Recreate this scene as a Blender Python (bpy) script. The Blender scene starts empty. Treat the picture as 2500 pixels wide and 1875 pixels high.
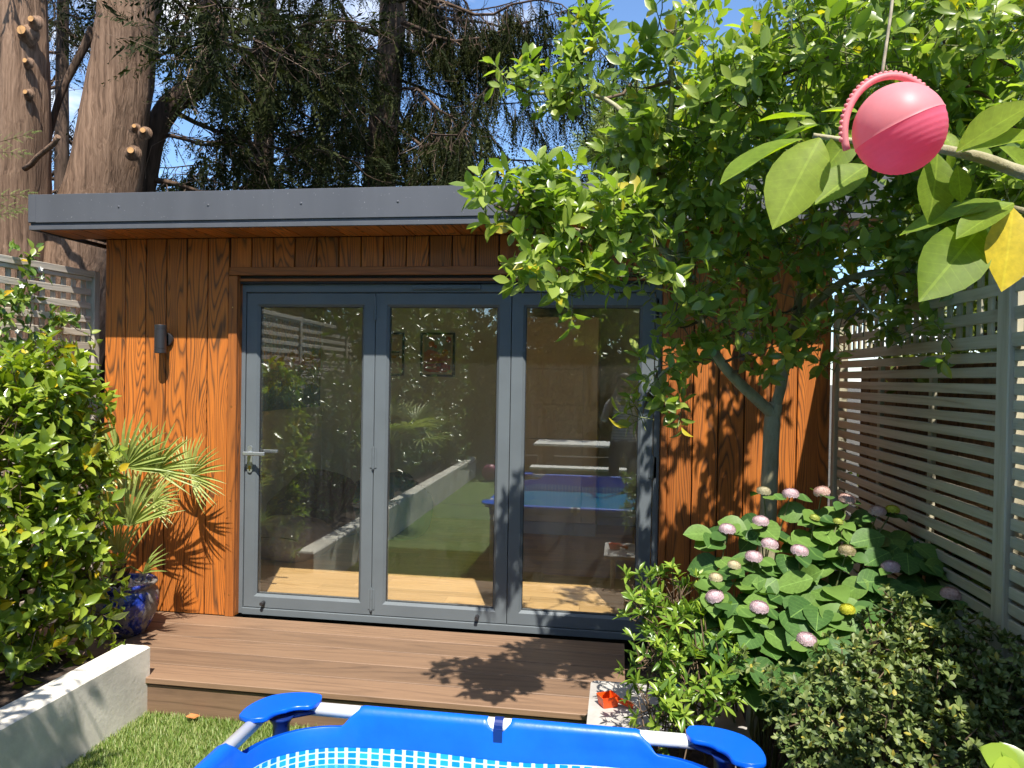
import bpy, math, random
import numpy as np
from mathutils import Vector, Matrix

SC = bpy.context.scene
COL = SC.collection
rng = np.random.default_rng(11)
random.seed(5)

# ------------------------------------------------------------------ camera
F_PX = 1800.0
CR = np.array([[0.98892960, 0.14742265, 0.01687606],      # image right
               [0.01823492, -0.00787068, -0.99980275],     # image down
               [-0.14726074, 0.98904227, -0.01047178]])    # forward
CP = np.array([2.40543, -4.38792, 1.54280])
cam = bpy.data.cameras.new("camera")
cam.sensor_width = 36.0
cam.sensor_fit = 'HORIZONTAL'
cam.lens = 36.0 * F_PX / 2500.0
cam.clip_start = 0.02
cam.clip_end = 2000.0
cam_ob = bpy.data.objects.new("camera", cam)
COL.objects.link(cam_ob)
mw = Matrix.Identity(4)
for i in range(3):
    mw[i][0] = CR[0][i]; mw[i][1] = -CR[1][i]; mw[i][2] = -CR[2][i]; mw[i][3] = CP[i]
cam_ob.matrix_world = mw
SC.camera = cam_ob

# ------------------------------------------------------------------ light
SUN_EL = math.radians(58.8)
SUN_AZ = math.radians(18.2)            # sun stands behind the camera, this far to its right
SUN_TO = np.array([-math.sin(SUN_AZ) * math.cos(SUN_EL), math.cos(SUN_AZ) * math.cos(SUN_EL), -math.sin(SUN_EL)])
sun = bpy.data.lights.new("sun", 'SUN')
sun.energy = 4.5
sun.angle = math.radians(0.55)
sun.color = (1.0, 0.94, 0.85)
sun_ob = bpy.data.objects.new("sun", sun)
sun_ob.rotation_euler = Vector(SUN_TO).to_track_quat('-Z', 'Y').to_euler()
COL.objects.link(sun_ob)

W = bpy.data.worlds.new("World")
SC.world = W
W.use_nodes = True
wn = W.node_tree
wn.nodes.clear()

def node(nt, typ, ins=None, **props):
    n = nt.nodes.new(typ)
    for k, v in props.items():
        setattr(n, k, v)
    for k, v in (ins or {}).items():
        s = n.inputs[k]
        if isinstance(v, bpy.types.NodeSocket):
            nt.links.new(v, s)
        else:
            s.default_value = v
    return n

def math_n(nt, op, a, b=0.0, c=None, clamp=False):
    n = nt.nodes.new('ShaderNodeMath'); n.operation = op; n.use_clamp = clamp
    for i, v in enumerate((a, b, c)):
        if v is None: continue
        if isinstance(v, bpy.types.NodeSocket): nt.links.new(v, n.inputs[i])
        else: n.inputs[i].default_value = v
    return n.outputs[0]

def mixc(nt, f, a, b, mode='MIX'):
    n = nt.nodes.new('ShaderNodeMix'); n.data_type = 'RGBA'; n.blend_type = mode
    for i, v in ((0, f), (6, a), (7, b)):
        if isinstance(v, bpy.types.NodeSocket): nt.links.new(v, n.inputs[i])
        else:
            n.inputs[i].default_value = v if i == 0 else (*v[:3], 1.0)
    return n.outputs[2]

def ramp(nt, f, stops, interp='LINEAR'):
    n = nt.nodes.new('ShaderNodeValToRGB'); n.color_ramp.interpolation = interp
    el = n.color_ramp.elements
    while len(el) < len(stops): el.new(0.5)
    for e, (p, c) in zip(el, stops):
        e.position = p
        e.color = (c, c, c, 1) if isinstance(c, (int, float)) else (*c[:3], 1)
    nt.links.new(f, n.inputs[0])
    return n.outputs[0]

def noise(nt, vec, scale, detail=2.0, rough=0.5, dist=0.0, col=False):
    n = node(nt, 'ShaderNodeTexNoise', {'Scale': scale, 'Detail': detail, 'Roughness': rough, 'Distortion': dist})
    if vec is not None: nt.links.new(vec, n.inputs['Vector'])
    return n.outputs['Color' if col else 'Fac']

def mapping(nt, vec, scale=(1, 1, 1), loc=(0, 0, 0), rot=(0, 0, 0)):
    n = node(nt, 'ShaderNodeMapping', {'Scale': scale, 'Location': loc, 'Rotation': rot})
    nt.links.new(vec, n.inputs['Vector'])
    return n.outputs[0]

sky = node(wn, 'ShaderNodeTexSky', sky_type='NISHITA', sun_disc=False, sun_elevation=SUN_EL,
           sun_rotation=math.pi - SUN_AZ, altitude=30.0, air_density=1.0, dust_density=0.3, ozone_density=3.2)
tc = node(wn, 'ShaderNodeTexCoord')
sep = node(wn, 'ShaderNodeSeparateXYZ', {0: tc.outputs['Generated']})
zz = math_n(wn, 'ADD', math_n(wn, 'MAXIMUM', sep.outputs[2], 0.0), 0.16)
cx = math_n(wn, 'DIVIDE', sep.outputs[0], zz)
cy = math_n(wn, 'DIVIDE', sep.outputs[1], zz)
cv = node(wn, 'ShaderNodeCombineXYZ', {0: cx, 1: cy, 2: 3.7}).outputs[0]
cl = noise(wn, cv, 1.25, 6.0, 0.55, 0.3)
clf = ramp(wn, cl, [(0.53, 0.0), (0.66, 1.0)])
skc = mixc(wn, 1.0, sky.outputs[0], (0.87, 0.97, 1.07), 'MULTIPLY')
bg1 = node(wn, 'ShaderNodeBackground', {'Color': skc, 'Strength': 0.115})
bg2 = node(wn, 'ShaderNodeBackground', {'Color': (0.98, 0.98, 1.0, 1), 'Strength': 0.9})
mx = node(wn, 'ShaderNodeMixShader', {0: clf, 1: bg1.outputs[0], 2: bg2.outputs[0]})
wo = node(wn, 'ShaderNodeOutputWorld', {0: mx.outputs[0]})

vs = SC.view_settings
vs.view_transform = 'Standard'
vs.look = 'None'
vs.gamma = 1.0
vs.use_curve_mapping = False
vs.exposure = 1.05
cy_ = SC.cycles
cy_.use_denoising = True
cy_.use_adaptive_sampling = True
cy_.adaptive_threshold = 0.02
cy_.max_bounces = 6
cy_.diffuse_bounces = 4
cy_.glossy_bounces = 4
cy_.transmission_bounces = 4
cy_.transparent_max_bounces = 10
cy_.caustics_reflective = False
cy_.caustics_refractive = False
cy_.sample_clamp_indirect = 12.0

# ------------------------------------------------------------------ geometry helpers
def ray(px, py):
    return CR.T @ np.array([(px - 1250) / F_PX, (py - 937.5) / F_PX, 1.0])
def onY(px, py, Y):
    r = ray(px, py); return CP + r * (Y - CP[1]) / r[1]
def onZ(px, py, Z):
    r = ray(px, py); return CP + r * (Z - CP[2]) / r[2]
def proj(P):
    v = (np.asarray(P) - CP) @ CR.T
    d = np.maximum(v[..., 2], 1e-6)
    return 1250 + F_PX * v[..., 0] / d, 937.5 + F_PX * v[..., 1] / d, v[..., 2]
def unit(v):
    v = np.asarray(v, float); return v / np.maximum(np.linalg.norm(v, axis=-1, keepdims=True), 1e-9)

class MB:
    def __init__(s): s.v = []; s.f = []; s.m = []
    def add(s, v, f, mi=0):
        o = len(s.v); s.v.extend([tuple(map(float, p)) for p in v])
        for q in f: s.f.append(tuple(int(i) + o for i in q)); s.m.append(mi)
        return s
    def box(s, x0, x1, y0, y1, z0, z1, mi=0, c=0.0):
        if c <= 0:
            v = [(x0, y0, z0), (x1, y0, z0), (x1, y1, z0), (x0, y1, z0), (x0, y0, z1), (x1, y0, z1), (x1, y1, z1), (x0, y1, z1)]
            f = [(0, 3, 2, 1), (4, 5, 6, 7), (0, 1, 5, 4), (1, 2, 6, 5), (2, 3, 7, 6), (3, 0, 4, 7)]
            return s.add(v, f, mi)
        v = []
        for sx in (0, 1):
            for sy in (0, 1):
                for sz in (0, 1):
                    X = (x0, x1)[sx]; Y = (y0, y1)[sy]; Z = (z0, z1)[sz]
                    dx = c if sx == 0 else -c; dy = c if sy == 0 else -c; dz = c if sz == 0 else -c
                    v += [(X, Y + dy, Z + dz), (X + dx, Y, Z + dz), (X + dx, Y + dy, Z)]
        k = lambda a, b, d, ax: (a * 4 + b * 2 + d) * 3 + ax
        f = []
        for a in (0, 1):
            q = [k(a, 0, 0, 0), k(a, 1, 0, 0), k(a, 1, 1, 0), k(a, 0, 1, 0)]; f.append(q if a else q[::-1])
            q = [k(0, a, 0, 1), k(0, a, 1, 1), k(1, a, 1, 1), k(1, a, 0, 1)]; f.append(q if a else q[::-1])
            q = [k(0, 0, a, 2), k(1, 0, a, 2), k(1, 1, a, 2), k(0, 1, a, 2)]; f.append(q if a else q[::-1])
        for a in (0, 1):
            for b in (0, 1):
                q = [k(a, b, 0, 0), k(a, b, 0, 1), k(a, b, 1, 1), k(a, b, 1, 0)]; f.append(q if a == b else q[::-1])
                q = [k(a, 0, b, 2), k(a, 0, b, 0), k(a, 1, b, 0), k(a, 1, b, 2)]; f.append(q if a == b else q[::-1])
                q = [k(0, a, b, 1), k(0, a, b, 2), k(1, a, b, 2), k(1, a, b, 1)]; f.append(q if a == b else q[::-1])
                for d in (0, 1):
                    q = [k(a, b, d, 0), k(a, b, d, 1), k(a, b, d, 2)]
                    f.append(q if (a + b + d) % 2 else q[::-1])
        return s.add(v, f, mi)
    def tube(s, pts, rad, n=8, cap=True, mi=0):
        P = np.asarray(pts, float); m = len(P)
        R = np.full(m, rad, float) if np.isscalar(rad) else np.asarray(rad, float)
        T = np.gradient(P, axis=0); T = unit(T)
        ref = np.array([0, 0, 1.0]) if abs(T[0][2]) < 0.9 else np.array([1.0, 0, 0])
        u = unit(np.cross(T[0], ref)); V = []
        for i in range(m):
            u = unit(u - T[i] * (u @ T[i])); w = np.cross(T[i], u)
            for j in range(n):
                a = 2 * math.pi * j / n
                V.append(P[i] + R[i] * (math.cos(a) * u + math.sin(a) * w))
        Fc = []
        for i in range(m - 1):
            for j in range(n):
                k = (j + 1) % n
                Fc.append((i * n + j, i * n + k, (i + 1) * n + k, (i + 1) * n + j))
        if cap:
            Fc.append(tuple(range(n))[::-1]); Fc.append(tuple((m - 1) * n + j for j in range(n)))
        return s.add(V, Fc, mi)
    def lathe(s, prof, c, n=32, mi=0, cap=True):
        V = []; Fc = []
        for r, z in prof:
            for j in range(n):
                a = 2 * math.pi * j / n
                V.append((c[0] + r * math.cos(a), c[1] + r * math.sin(a), c[2] + z))
        for i in range(len(prof) - 1):
            for j in range(n):
                k = (j + 1) % n
                Fc.append((i * n + j, i * n + k, (i + 1) * n + k, (i + 1) * n + j))
        if cap:
            Fc.append(tuple(range(n))[::-1]); Fc.append(tuple((len(prof) - 1) * n + j for j in range(n)))
        return s.add(V, Fc, mi)
    def prism(s, poly, z0, z1, mi=0):
        n = len(poly)
        V = [(x, y, z0) for x, y in poly] + [(x, y, z1) for x, y in poly]
        Fc = [tuple(range(n))[::-1], tuple(range(n, 2 * n))] + [(i, (i + 1) % n, n + (i + 1) % n, n + i) for i in range(n)]
        return s.add(V, Fc, mi)
    def mesh(s, name, mats, smooth=False):
        me = bpy.data.meshes.new(name); me.from_pydata(s.v, [], s.f)
        for m in (mats if isinstance(mats, (list, tuple)) else [mats]): me.materials.append(m)
        if any(s.m): me.polygons.foreach_set('material_index', s.m)
        if smooth: me.polygons.foreach_set('use_smooth', [len(f) <= 4 for f in s.f])
        me.update()
        return me

def ob(name, data):
    o = bpy.data.objects.new(name, data)
    COL.objects.link(o)
    return o
def tag(o, label, cat, group=None, kind=None):
    if label: o['label'] = label
    if cat: o['category'] = cat
    if group: o['group'] = group
    if kind: o['kind'] = kind
    return o
def thing(name, label, cat, loc=(0, 0, 0), group=None):
    o = bpy.data.objects.new(name, None); COL.objects.link(o)
    o.location = loc; o.empty_display_size = 0.1
    return tag(o, label, cat, group)
def part(name, mb, mats, parent=None, smooth=False, kind=None, label=None, at=None):
    o = ob(name, mb.mesh(name, mats, smooth))
    if parent is not None:
        o.parent = parent
        o.matrix_parent_inverse = Matrix.Translation(-TL(parent))
    if kind: o['kind'] = kind
    if label: o['label'] = label
    return o
def TL(o):
    # parts keep world coordinates (identity in the world); only top-level empties are moved
    return Vector(o.location) if o.parent is None else Vector((0, 0, 0))
def struct(name, mb, mats, smooth=False):
    o = part(name, mb, mats, None, smooth); o['kind'] = 'structure'; return o
def place(name, me, parent, M4):
    o = bpy.data.objects.new(name, me); COL.objects.link(o)
    o.matrix_basis = M4
    if parent is not None:
        o.parent = parent; o.matrix_parent_inverse = Matrix.Translation(-TL(parent))
    return o
_pl = {}
def plank(name, L, w, t, loc, ax, m, parent, c=0.002):
    """a board: local x width, y thickness, z length, centred; ax = (x axis, y axis, z axis) in the world"""
    key = (round(L, 4), round(w, 4), round(t, 4), m.name, c)
    if key not in _pl:
        _pl[key] = MB().box(-w / 2, w / 2, -t / 2, t / 2, -L / 2, L / 2, c=c).mesh(name, m)
    R = Matrix.Identity(4)
    for j in range(3):
        for i in range(3): R[i][j] = ax[j][i]
        R[j][3] = loc[j]
    return place(name, _pl[key], parent, R)
AX_V = ((1, 0, 0), (0, 1, 0), (0, 0, 1))              # upright board facing the camera
AX_H = ((0, 0, -1), (0, 1, 0), (1, 0, 0))             # board along x, width upright
AX_D = ((0, 1, 0), (0, 0, 1), (1, 0, 0))              # board along x lying flat
AX_S = ((1, 0, 0), (0, 0, -1), (0, 1, 0))             # board along y lying flat

# ------------------------------------------------------------------ materials
def new_mat(name):
    m = bpy.data.materials.new(name); m.use_nodes = True
    nt = m.node_tree; nt.nodes.clear()
    b = node(nt, 'ShaderNodeBsdfPrincipled'); o = node(nt, 'ShaderNodeOutputMaterial', {0: b.outputs[0]})
    return m, nt, b
def setc(nt, b, k, v):
    if isinstance(v, bpy.types.NodeSocket): nt.links.new(v, b.inputs[k])
    else: b.inputs[k].default_value = (*v, 1) if isinstance(v, (tuple, list)) and len(v) == 3 else v
def bump(nt, b, h, strength=0.3, dist=0.01):
    n = node(nt, 'ShaderNodeBump', {'Strength': strength, 'Distance': dist, 'Height': h})
    nt.links.new(n.outputs[0], b.inputs['Normal'])
def objvec(nt, k=(17.0, 9.0, 31.0)):
    t = node(nt, 'ShaderNodeTexCoord'); oi = node(nt, 'ShaderNodeObjectInfo')
    off = node(nt, 'ShaderNodeVectorMath', {0: k, 'Scale': oi.outputs['Random']}, operation='SCALE')
    a = node(nt, 'ShaderNodeVectorMath', {0: t.outputs['Object'], 1: off.outputs[0]}, operation='ADD')
    return a.outputs[0], oi.outputs['Random'], t.outputs['Object']

def plain(name, col, rough=0.5, var=0.06, scale=8.0, metal=0.0, bumps=0.0, bscale=60.0, spec=0.5, coat=0.0):
    m, nt, b = new_mat(name)
    v, rnd, _ = objvec(nt)
    n = noise(nt, v, scale, 4.0, 0.6)
    f = ramp(nt, n, [(0.3, 1 - var * 2), (0.7, 1 + var)])
    setc(nt, b, 'Base Color', mixc(nt, 1.0, col, f, 'MULTIPLY'))
    setc(nt, b, 'Roughness', rough); setc(nt, b, 'Metallic', metal); setc(nt, b, 'Specular IOR Level', spec)
    if coat: setc(nt, b, 'Coat Weight', coat)
    if bumps: bump(nt, b, noise(nt, v, bscale, 4.0, 0.6), bumps, 0.004)
    return m

def wood_mat(name, light, mid, dark, freq=13.0, zsc=0.85, xsc=6.0, rough=0.55, line=0.5, vary=0.12, slant=1.0):
    """grain along local z: contour lines of a stretched noise"""
    m, nt, b = new_mat(name)
    v, rnd, raw = objvec(nt)
    g = noise(nt, mapping(nt, v, (xsc, xsc * 0.5, zsc)), 1.0, 1.6, 0.45, 0.0)
    sx = node(nt, 'ShaderNodeSeparateXYZ', {0: raw}).outputs[0]
    r2 = math_n(nt, 'SUBTRACT', math_n(nt, 'FRACT', math_n(nt, 'MULTIPLY', rnd, 7.31)), 0.5)
    g = math_n(nt, 'ADD', g, math_n(nt, 'MULTIPLY', math_n(nt, 'MULTIPLY', sx, slant * 4.0), r2))
    wob = noise(nt, mapping(nt, v, (40, 40, 5)), 1.0, 2.0)
    ph = math_n(nt, 'ADD', math_n(nt, 'MULTIPLY', g, freq), math_n(nt, 'MULTIPLY', wob, 0.25))
    s = math_n(nt, 'FRACT', ph)
    ln = ramp(nt, s, [(0.0, 1.0), (0.10, 0.75), (0.30, 0.12), (0.72, 0.0), (0.93, 0.45), (1.0, 1.0)])
    fine = noise(nt, mapping(nt, v, (160, 160, 4)), 1.0, 3.0, 0.6)
    fine2 = ramp(nt, fine, [(0.35, 0.0), (0.7, 1.0)])
    blot = ramp(nt, noise(nt, mapping(nt, v, (9, 9, 2.4)), 1.0, 3.0, 0.6), [(0.52, 0.0), (0.66, 1.0)])
    base = mixc(nt, fine2, light, mid)
    c = mixc(nt, math_n(nt, 'MULTIPLY', ln, line, clamp=True), base, dark)
    c = mixc(nt, math_n(nt, 'MULTIPLY', math_n(nt, 'MULTIPLY', blot, ln), 0.6, clamp=True), c, dark)
    br = math_n(nt, 'ADD', 1.0 - vary, math_n(nt, 'MULTIPLY', math_n(nt, 'FRACT', math_n(nt, 'MULTIPLY', rnd, 3.7)), 2 * vary))
    comb = node(nt, 'ShaderNodeCombineXYZ', {0: br, 1: br, 2: br}).outputs[0]
    c = mixc(nt, 1.0, c, comb, 'MULTIPLY')
    setc(nt, b, 'Base Color', c); setc(nt, b, 'Roughness', rough)
    h = math_n(nt, 'ADD', math_n(nt, 'MULTIPLY', ln, -0.6), math_n(nt, 'MULTIPLY', fine, 0.35))
    bump(nt, b, h, 0.35, 0.003)
    return m

M_CLAD = wood_mat("scorched_larch", (0.545, 0.17, 0.026), (0.385, 0.11, 0.018), (0.062, 0.032, 0.016), freq=27.0, zsc=0.62, line=0.82, rough=0.5, vary=0.22)
M_TRIM = wood_mat("stained_trim", (0.36, 0.115, 0.022), (0.26, 0.08, 0.016), (0.10, 0.038, 0.014), freq=9.0, line=0.4, rough=0.5)
M_DECK = wood_mat("deck_board", (0.225, 0.138, 0.082), (0.172, 0.104, 0.062), (0.10, 0.06, 0.037), freq=9.0, zsc=0.45, line=0.42, rough=0.62, vary=0.16)
M_OAK = wood_mat("oak_floor", (0.74, 0.49, 0.22), (0.64, 0.40, 0.16), (0.46, 0.26, 0.09), freq=8.0, zsc=0.7, line=0.3, rough=0.38, vary=0.16)
M_FENCE = wood_mat("weathered_fence", (0.60, 0.545, 0.45), (0.48, 0.43, 0.355), (0.28, 0.245, 0.20), freq=12.0, zsc=0.6, xsc=9.0, line=0.45, rough=0.75, vary=0.14)
M_FENCE_R = wood_mat("sage_painted_fence", (0.49, 0.455, 0.33), (0.42, 0.385, 0.275), (0.25, 0.225, 0.15), freq=6.0, zsc=0.5, xsc=9.0, line=0.3, rough=0.7, vary=0.12)
M_BROWN = wood_mat("brown_board", (0.20, 0.11, 0.055), (0.15, 0.08, 0.04), (0.06, 0.03, 0.015), freq=9.0, line=0.5, rough=0.8, vary=0.25)
M_GREY = plain("anthracite_frame", (0.125, 0.146, 0.160), 0.5, 0.05, 3.0, spec=0.3)
def streak_mat(name, col, rough):
    m, nt, b = new_mat(name)
    t = node(nt, 'ShaderNodeTexCoord').outputs['Object']
    n1 = noise(nt, mapping(nt, t, (7, 7, 0.9)), 1.0, 5.0, 0.6); n2 = noise(nt, t, 1.7, 3.0); n3 = noise(nt, t, 90.0, 2.0)
    f = math_n(nt, 'ADD', math_n(nt, 'MULTIPLY', n1, 0.6), math_n(nt, 'MULTIPLY', n2, 0.4))
    c = mixc(nt, 1.0, col, ramp(nt, f, [(0.3, 0.9), (0.7, 1.08)]), 'MULTIPLY')
    c = mixc(nt, ramp(nt, n3, [(0.72, 0.0), (0.76, 0.5)]), c, (0.4, 0.4, 0.4))
    setc(nt, b, 'Base Color', c); setc(nt, b, 'Roughness', math_n(nt, 'ADD', rough - 0.1, math_n(nt, 'MULTIPLY', n1, 0.25))); setc(nt, b, 'Specular IOR Level', 0.4)
    bump(nt, b, n2, 0.05, 0.02)
    return m
M_FASC = streak_mat("grey_fascia_metal", (0.086, 0.092, 0.106), 0.5)
M_DARK = plain("dark_rubber", (0.012, 0.013, 0.015), 0.6)
M_LAMP = plain("graphite_metal", (0.055, 0.055, 0.06), 0.38, 0.03, 20.0, 0.55)
M_HANDLE = plain("satin_handle", (0.42, 0.46, 0.49), 0.33, 0.02, 5.0, 0.7)
M_BRASS = plain("brass_lock", (0.65, 0.45, 0.16), 0.3, 0.05, 20, 1.0)
M_RENDER = plain("cream_render", (0.72, 0.675, 0.585), 0.85, 0.14, 4.0, bumps=0.35, bscale=45.0)
M_SOIL = plain("soil", (0.055, 0.035, 0.022), 0.95, 0.4, 30.0, bumps=1.0, bscale=40.0)
M_WALL = plain("grey_green_paint", (0.76, 0.82, 0.68), 0.85, 0.03, 2.0)
M_WHITE = plain("white_paint", (0.72, 0.71, 0.67), 0.6, 0.03, 3.0)
M_CEIL = plain("ceiling_paint", (0.85, 0.83, 0.78), 0.8, 0.02, 2.0)
M_BEIGE = plain("beige_laminate", (0.84, 0.73, 0.55), 0.5, 0.04, 2.0)
M_BLACK = plain("black_frame", (0.02, 0.02, 0.022), 0.4)
M_GROUND = plain("ground_soil", (0.07, 0.06, 0.04), 0.95, 0.3, 3.0)

def glass_mat():
    m = bpy.data.materials.new("window_glass"); m.use_nodes = True
    nt = m.node_tree; nt.nodes.clear()
    t = node(nt, 'ShaderNodeBsdfTransparent', {'Color': (0.985, 0.99, 0.985, 1)})
    g = node(nt, 'ShaderNodeBsdfGlossy', {'Color': (0.95, 1.0, 0.98, 1), 'Roughness': 0.0})
    fr = node(nt, 'ShaderNodeLayerWeight', {'Blend': 0.5})
    f = math_n(nt, 'ADD', math_n(nt, 'MULTIPLY', math_n(nt, 'POWER', fr.outputs['Facing'], 4.0), 0.8), 0.125, clamp=True)
    mx = node(nt, 'ShaderNodeMixShader', {0: f, 1: t.outputs[0], 2: g.outputs[0]})
    # thin film of dust with faint rain streaks
    tcg = node(nt, 'ShaderNodeTexCoord').outputs['Object']
    st = ramp(nt, noise(nt, mapping(nt, tcg, (26, 26, 1.4)), 1.0, 4.0, 0.6), [(0.35, 0.006), (0.75, 0.018)])
    du = node(nt, 'ShaderNodeBsdfDiffuse', {0: (0.62, 0.62, 0.58, 1)})
    mx = node(nt, 'ShaderNodeMixShader', {0: st, 1: mx.outputs[0], 2: du.outputs[0]})
    node(nt, 'ShaderNodeOutputMaterial', {0: mx.outputs[0]})
    return m
M_GLASS = glass_mat()

def leaf_mat(name, cols, rough=0.38, trans=0.3, tcol=None, veins=None, spec=0.5, yellow=None):
    """cols: three greens by leaf; veins = (number, strength) drawn on single leaves (local x length 1, y width)"""
    m, nt, b = new_mat(name)
    oi = node(nt, 'ShaderNodeObjectInfo')
    at = node(nt, 'ShaderNodeAttribute', attribute_name='var')
    r = math_n(nt, 'FRACT', math_n(nt, 'ADD', oi.outputs['Random'], at.outputs['Fac']))
    stops = [(0.0, cols[0]), (0.45, cols[1]), (0.88, cols[2])]
    if yellow: stops += [(0.955, cols[2]), (0.97, yellow)]
    c = ramp(nt, r, stops)
    t = node(nt, 'ShaderNodeTexCoord')
    if veins:
        s = node(nt, 'ShaderNodeSeparateXYZ', {0: t.outputs['Object']})
        ay = math_n(nt, 'ABSOLUTE', s.outputs[1])
        rib = math_n(nt, 'LESS_THAN', ay, 0.012)
        w = math_n(nt, 'FRACT', math_n(nt, 'MULTIPLY', math_n(nt, 'SUBTRACT', s.outputs[0], math_n(nt, 'MULTIPLY', ay, 0.75)), float(veins[0])))
        side = ramp(nt, w, [(0.0, 1.0), (0.06, 0.0), (0.94, 0.0), (1.0, 1.0)])
        vv = math_n(nt, 'MAXIMUM', rib, math_n(nt, 'MULTIPLY', side, 0.6))
        c = mixc(nt, math_n(nt, 'MULTIPLY', vv, veins[1]), c, tuple(min(1, k * 2.1 + 0.02) for k in cols[2]))
        mot = noise(nt, t.outputs['Object'], 9.0, 4.0, 0.6)
        c = mixc(nt, 1.0, c, ramp(nt, mot, [(0.3, 0.80), (0.7, 1.12)]), 'MULTIPLY')
        bump(nt, b, vv, -0.25, 0.02)
    setc(nt, b, 'Base Color', c); setc(nt, b, 'Roughness', rough); setc(nt, b, 'Specular IOR Level', spec)
    tr = node(nt, 'ShaderNodeBsdfTranslucent')
    tc2 = mixc(nt, 1.0, c, tcol or (1.6, 1.7, 0.5), 'MULTIPLY')
    nt.links.new(tc2, tr.inputs[0])
    mx = node(nt, 'ShaderNodeMixShader', {0: trans, 1: b.outputs[0], 2: tr.outputs[0]})
    out = [n for n in nt.nodes if n.type == 'OUTPUT_MATERIAL'][0]
    nt.links.new(mx.outputs[0], out.inputs[0])
    return m

def bark_mat(name, a, bcol, c, sc=(55, 55, 2.2), strength=0.7):
    m, nt, b = new_mat(name)
    t = node(nt, 'ShaderNodeTexCoord').outputs['Object']
    wv = node(nt, 'ShaderNodeVectorMath', {0: t, 1: node(nt, 'ShaderNodeVectorMath', {0: noise(nt, t, 3.0, 2.0, col=True), 'Scale': 0.06}, operation='SCALE').outputs[0]}, operation='ADD').outputs[0]
    n1 = math_n(nt, 'ADD', math_n(nt, 'MULTIPLY', noise(nt, mapping(nt, wv, sc), 1.0, 6.0, 0.65), 0.55), math_n(nt, 'MULTIPLY', noise(nt, mapping(nt, wv, tuple(k * 0.38 for k in sc)), 1.0, 4.0, 0.6), 0.45))
    n2 = noise(nt, t, 1.1, 3.0)
    c1 = ramp(nt, n1, [(0.34, c), (0.46, bcol), (0.62, a)])
    c1 = mixc(nt, 1.0, c1, ramp(nt, n2, [(0.3, 0.8), (0.7, 1.2)]), 'MULTIPLY')
    setc(nt, b, 'Base Color', c1); setc(nt, b, 'Roughness', 0.9); setc(nt, b, 'Specular IOR Level', 0.2)
    bump(nt, b, n1, strength, 0.07)
    return m
# ================================================================== setting
ZL = -0.21                                            # lawn level; the deck top is z = -0.02
g = MB().add([(-400, -400, ZL - 0.02), (400, -400, ZL - 0.02), (400, 400, ZL - 0.02), (-400, 400, ZL - 0.02)], [(0, 1, 2, 3)])
struct("ground", g, M_GROUND)

def turf_mat():
    m, nt, b = new_mat("turf_backing")
    t = node(nt, 'ShaderNodeTexCoord').outputs['Object']
    n = noise(nt, t, 180.0, 4.0, 0.7)
    n2 = noise(nt, t, 3.0, 3.0)
    c = ramp(nt, n, [(0.3, (0.05, 0.085, 0.016)), (0.55, (0.115, 0.18, 0.03)), (0.75, (0.21, 0.27, 0.07))])
    c = mixc(nt, 1.0, c, ramp(nt, n2, [(0.3, 0.82), (0.7, 1.15)]), 'MULTIPLY')
    setc(nt, b, 'Base Color', c); setc(nt, b, 'Roughness', 0.8)
    bump(nt, b, n, 0.8, 0.01)
    return m
M_TURF = turf_mat()
lw = MB().add([(-0.1, -10, ZL), (2.62, -10, ZL), (2.62, -0.9, ZL), (-0.1, -0.9, ZL)], [(0, 1, 2, 3)])
struct("lawn", lw, M_TURF)
bed = MB()
gx, gy = np.meshgrid(np.linspace(2.52, 3.75, 26), np.linspace(-7.0, 0.02, 90), indexing='ij')
gz = ZL + 0.03 + 0.03 * rng.random(gx.shape)
V = np.stack([gx, gy, gz], -1).reshape(-1, 3); n2 = gx.shape[1]
bed.add(V, [(i * n2 + j, (i + 1) * n2 + j, (i + 1) * n2 + j + 1, i * n2 + j + 1) for i in range(gx.shape[0] - 1) for j in range(n2 - 1)])
struct("flower_bed_soil", bed, M_SOIL)
bed = MB()
gx, gy = np.meshgrid(np.linspace(-1.55, -0.05, 26), np.linspace(-8.0, -1.0, 90), indexing='ij')
gz = 0.06 + 0.035 * rng.random(gx.shape)
V = np.stack([gx, gy, gz], -1).reshape(-1, 3); n2 = gx.shape[1]
bed.add(V, [(i * n2 + j, (i + 1) * n2 + j, (i + 1) * n2 + j + 1, i * n2 + j + 1) for i in range(gx.shape[0] - 1) for j in range(n2 - 1)])
struct("raised_bed_soil", bed, M_SOIL)

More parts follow.
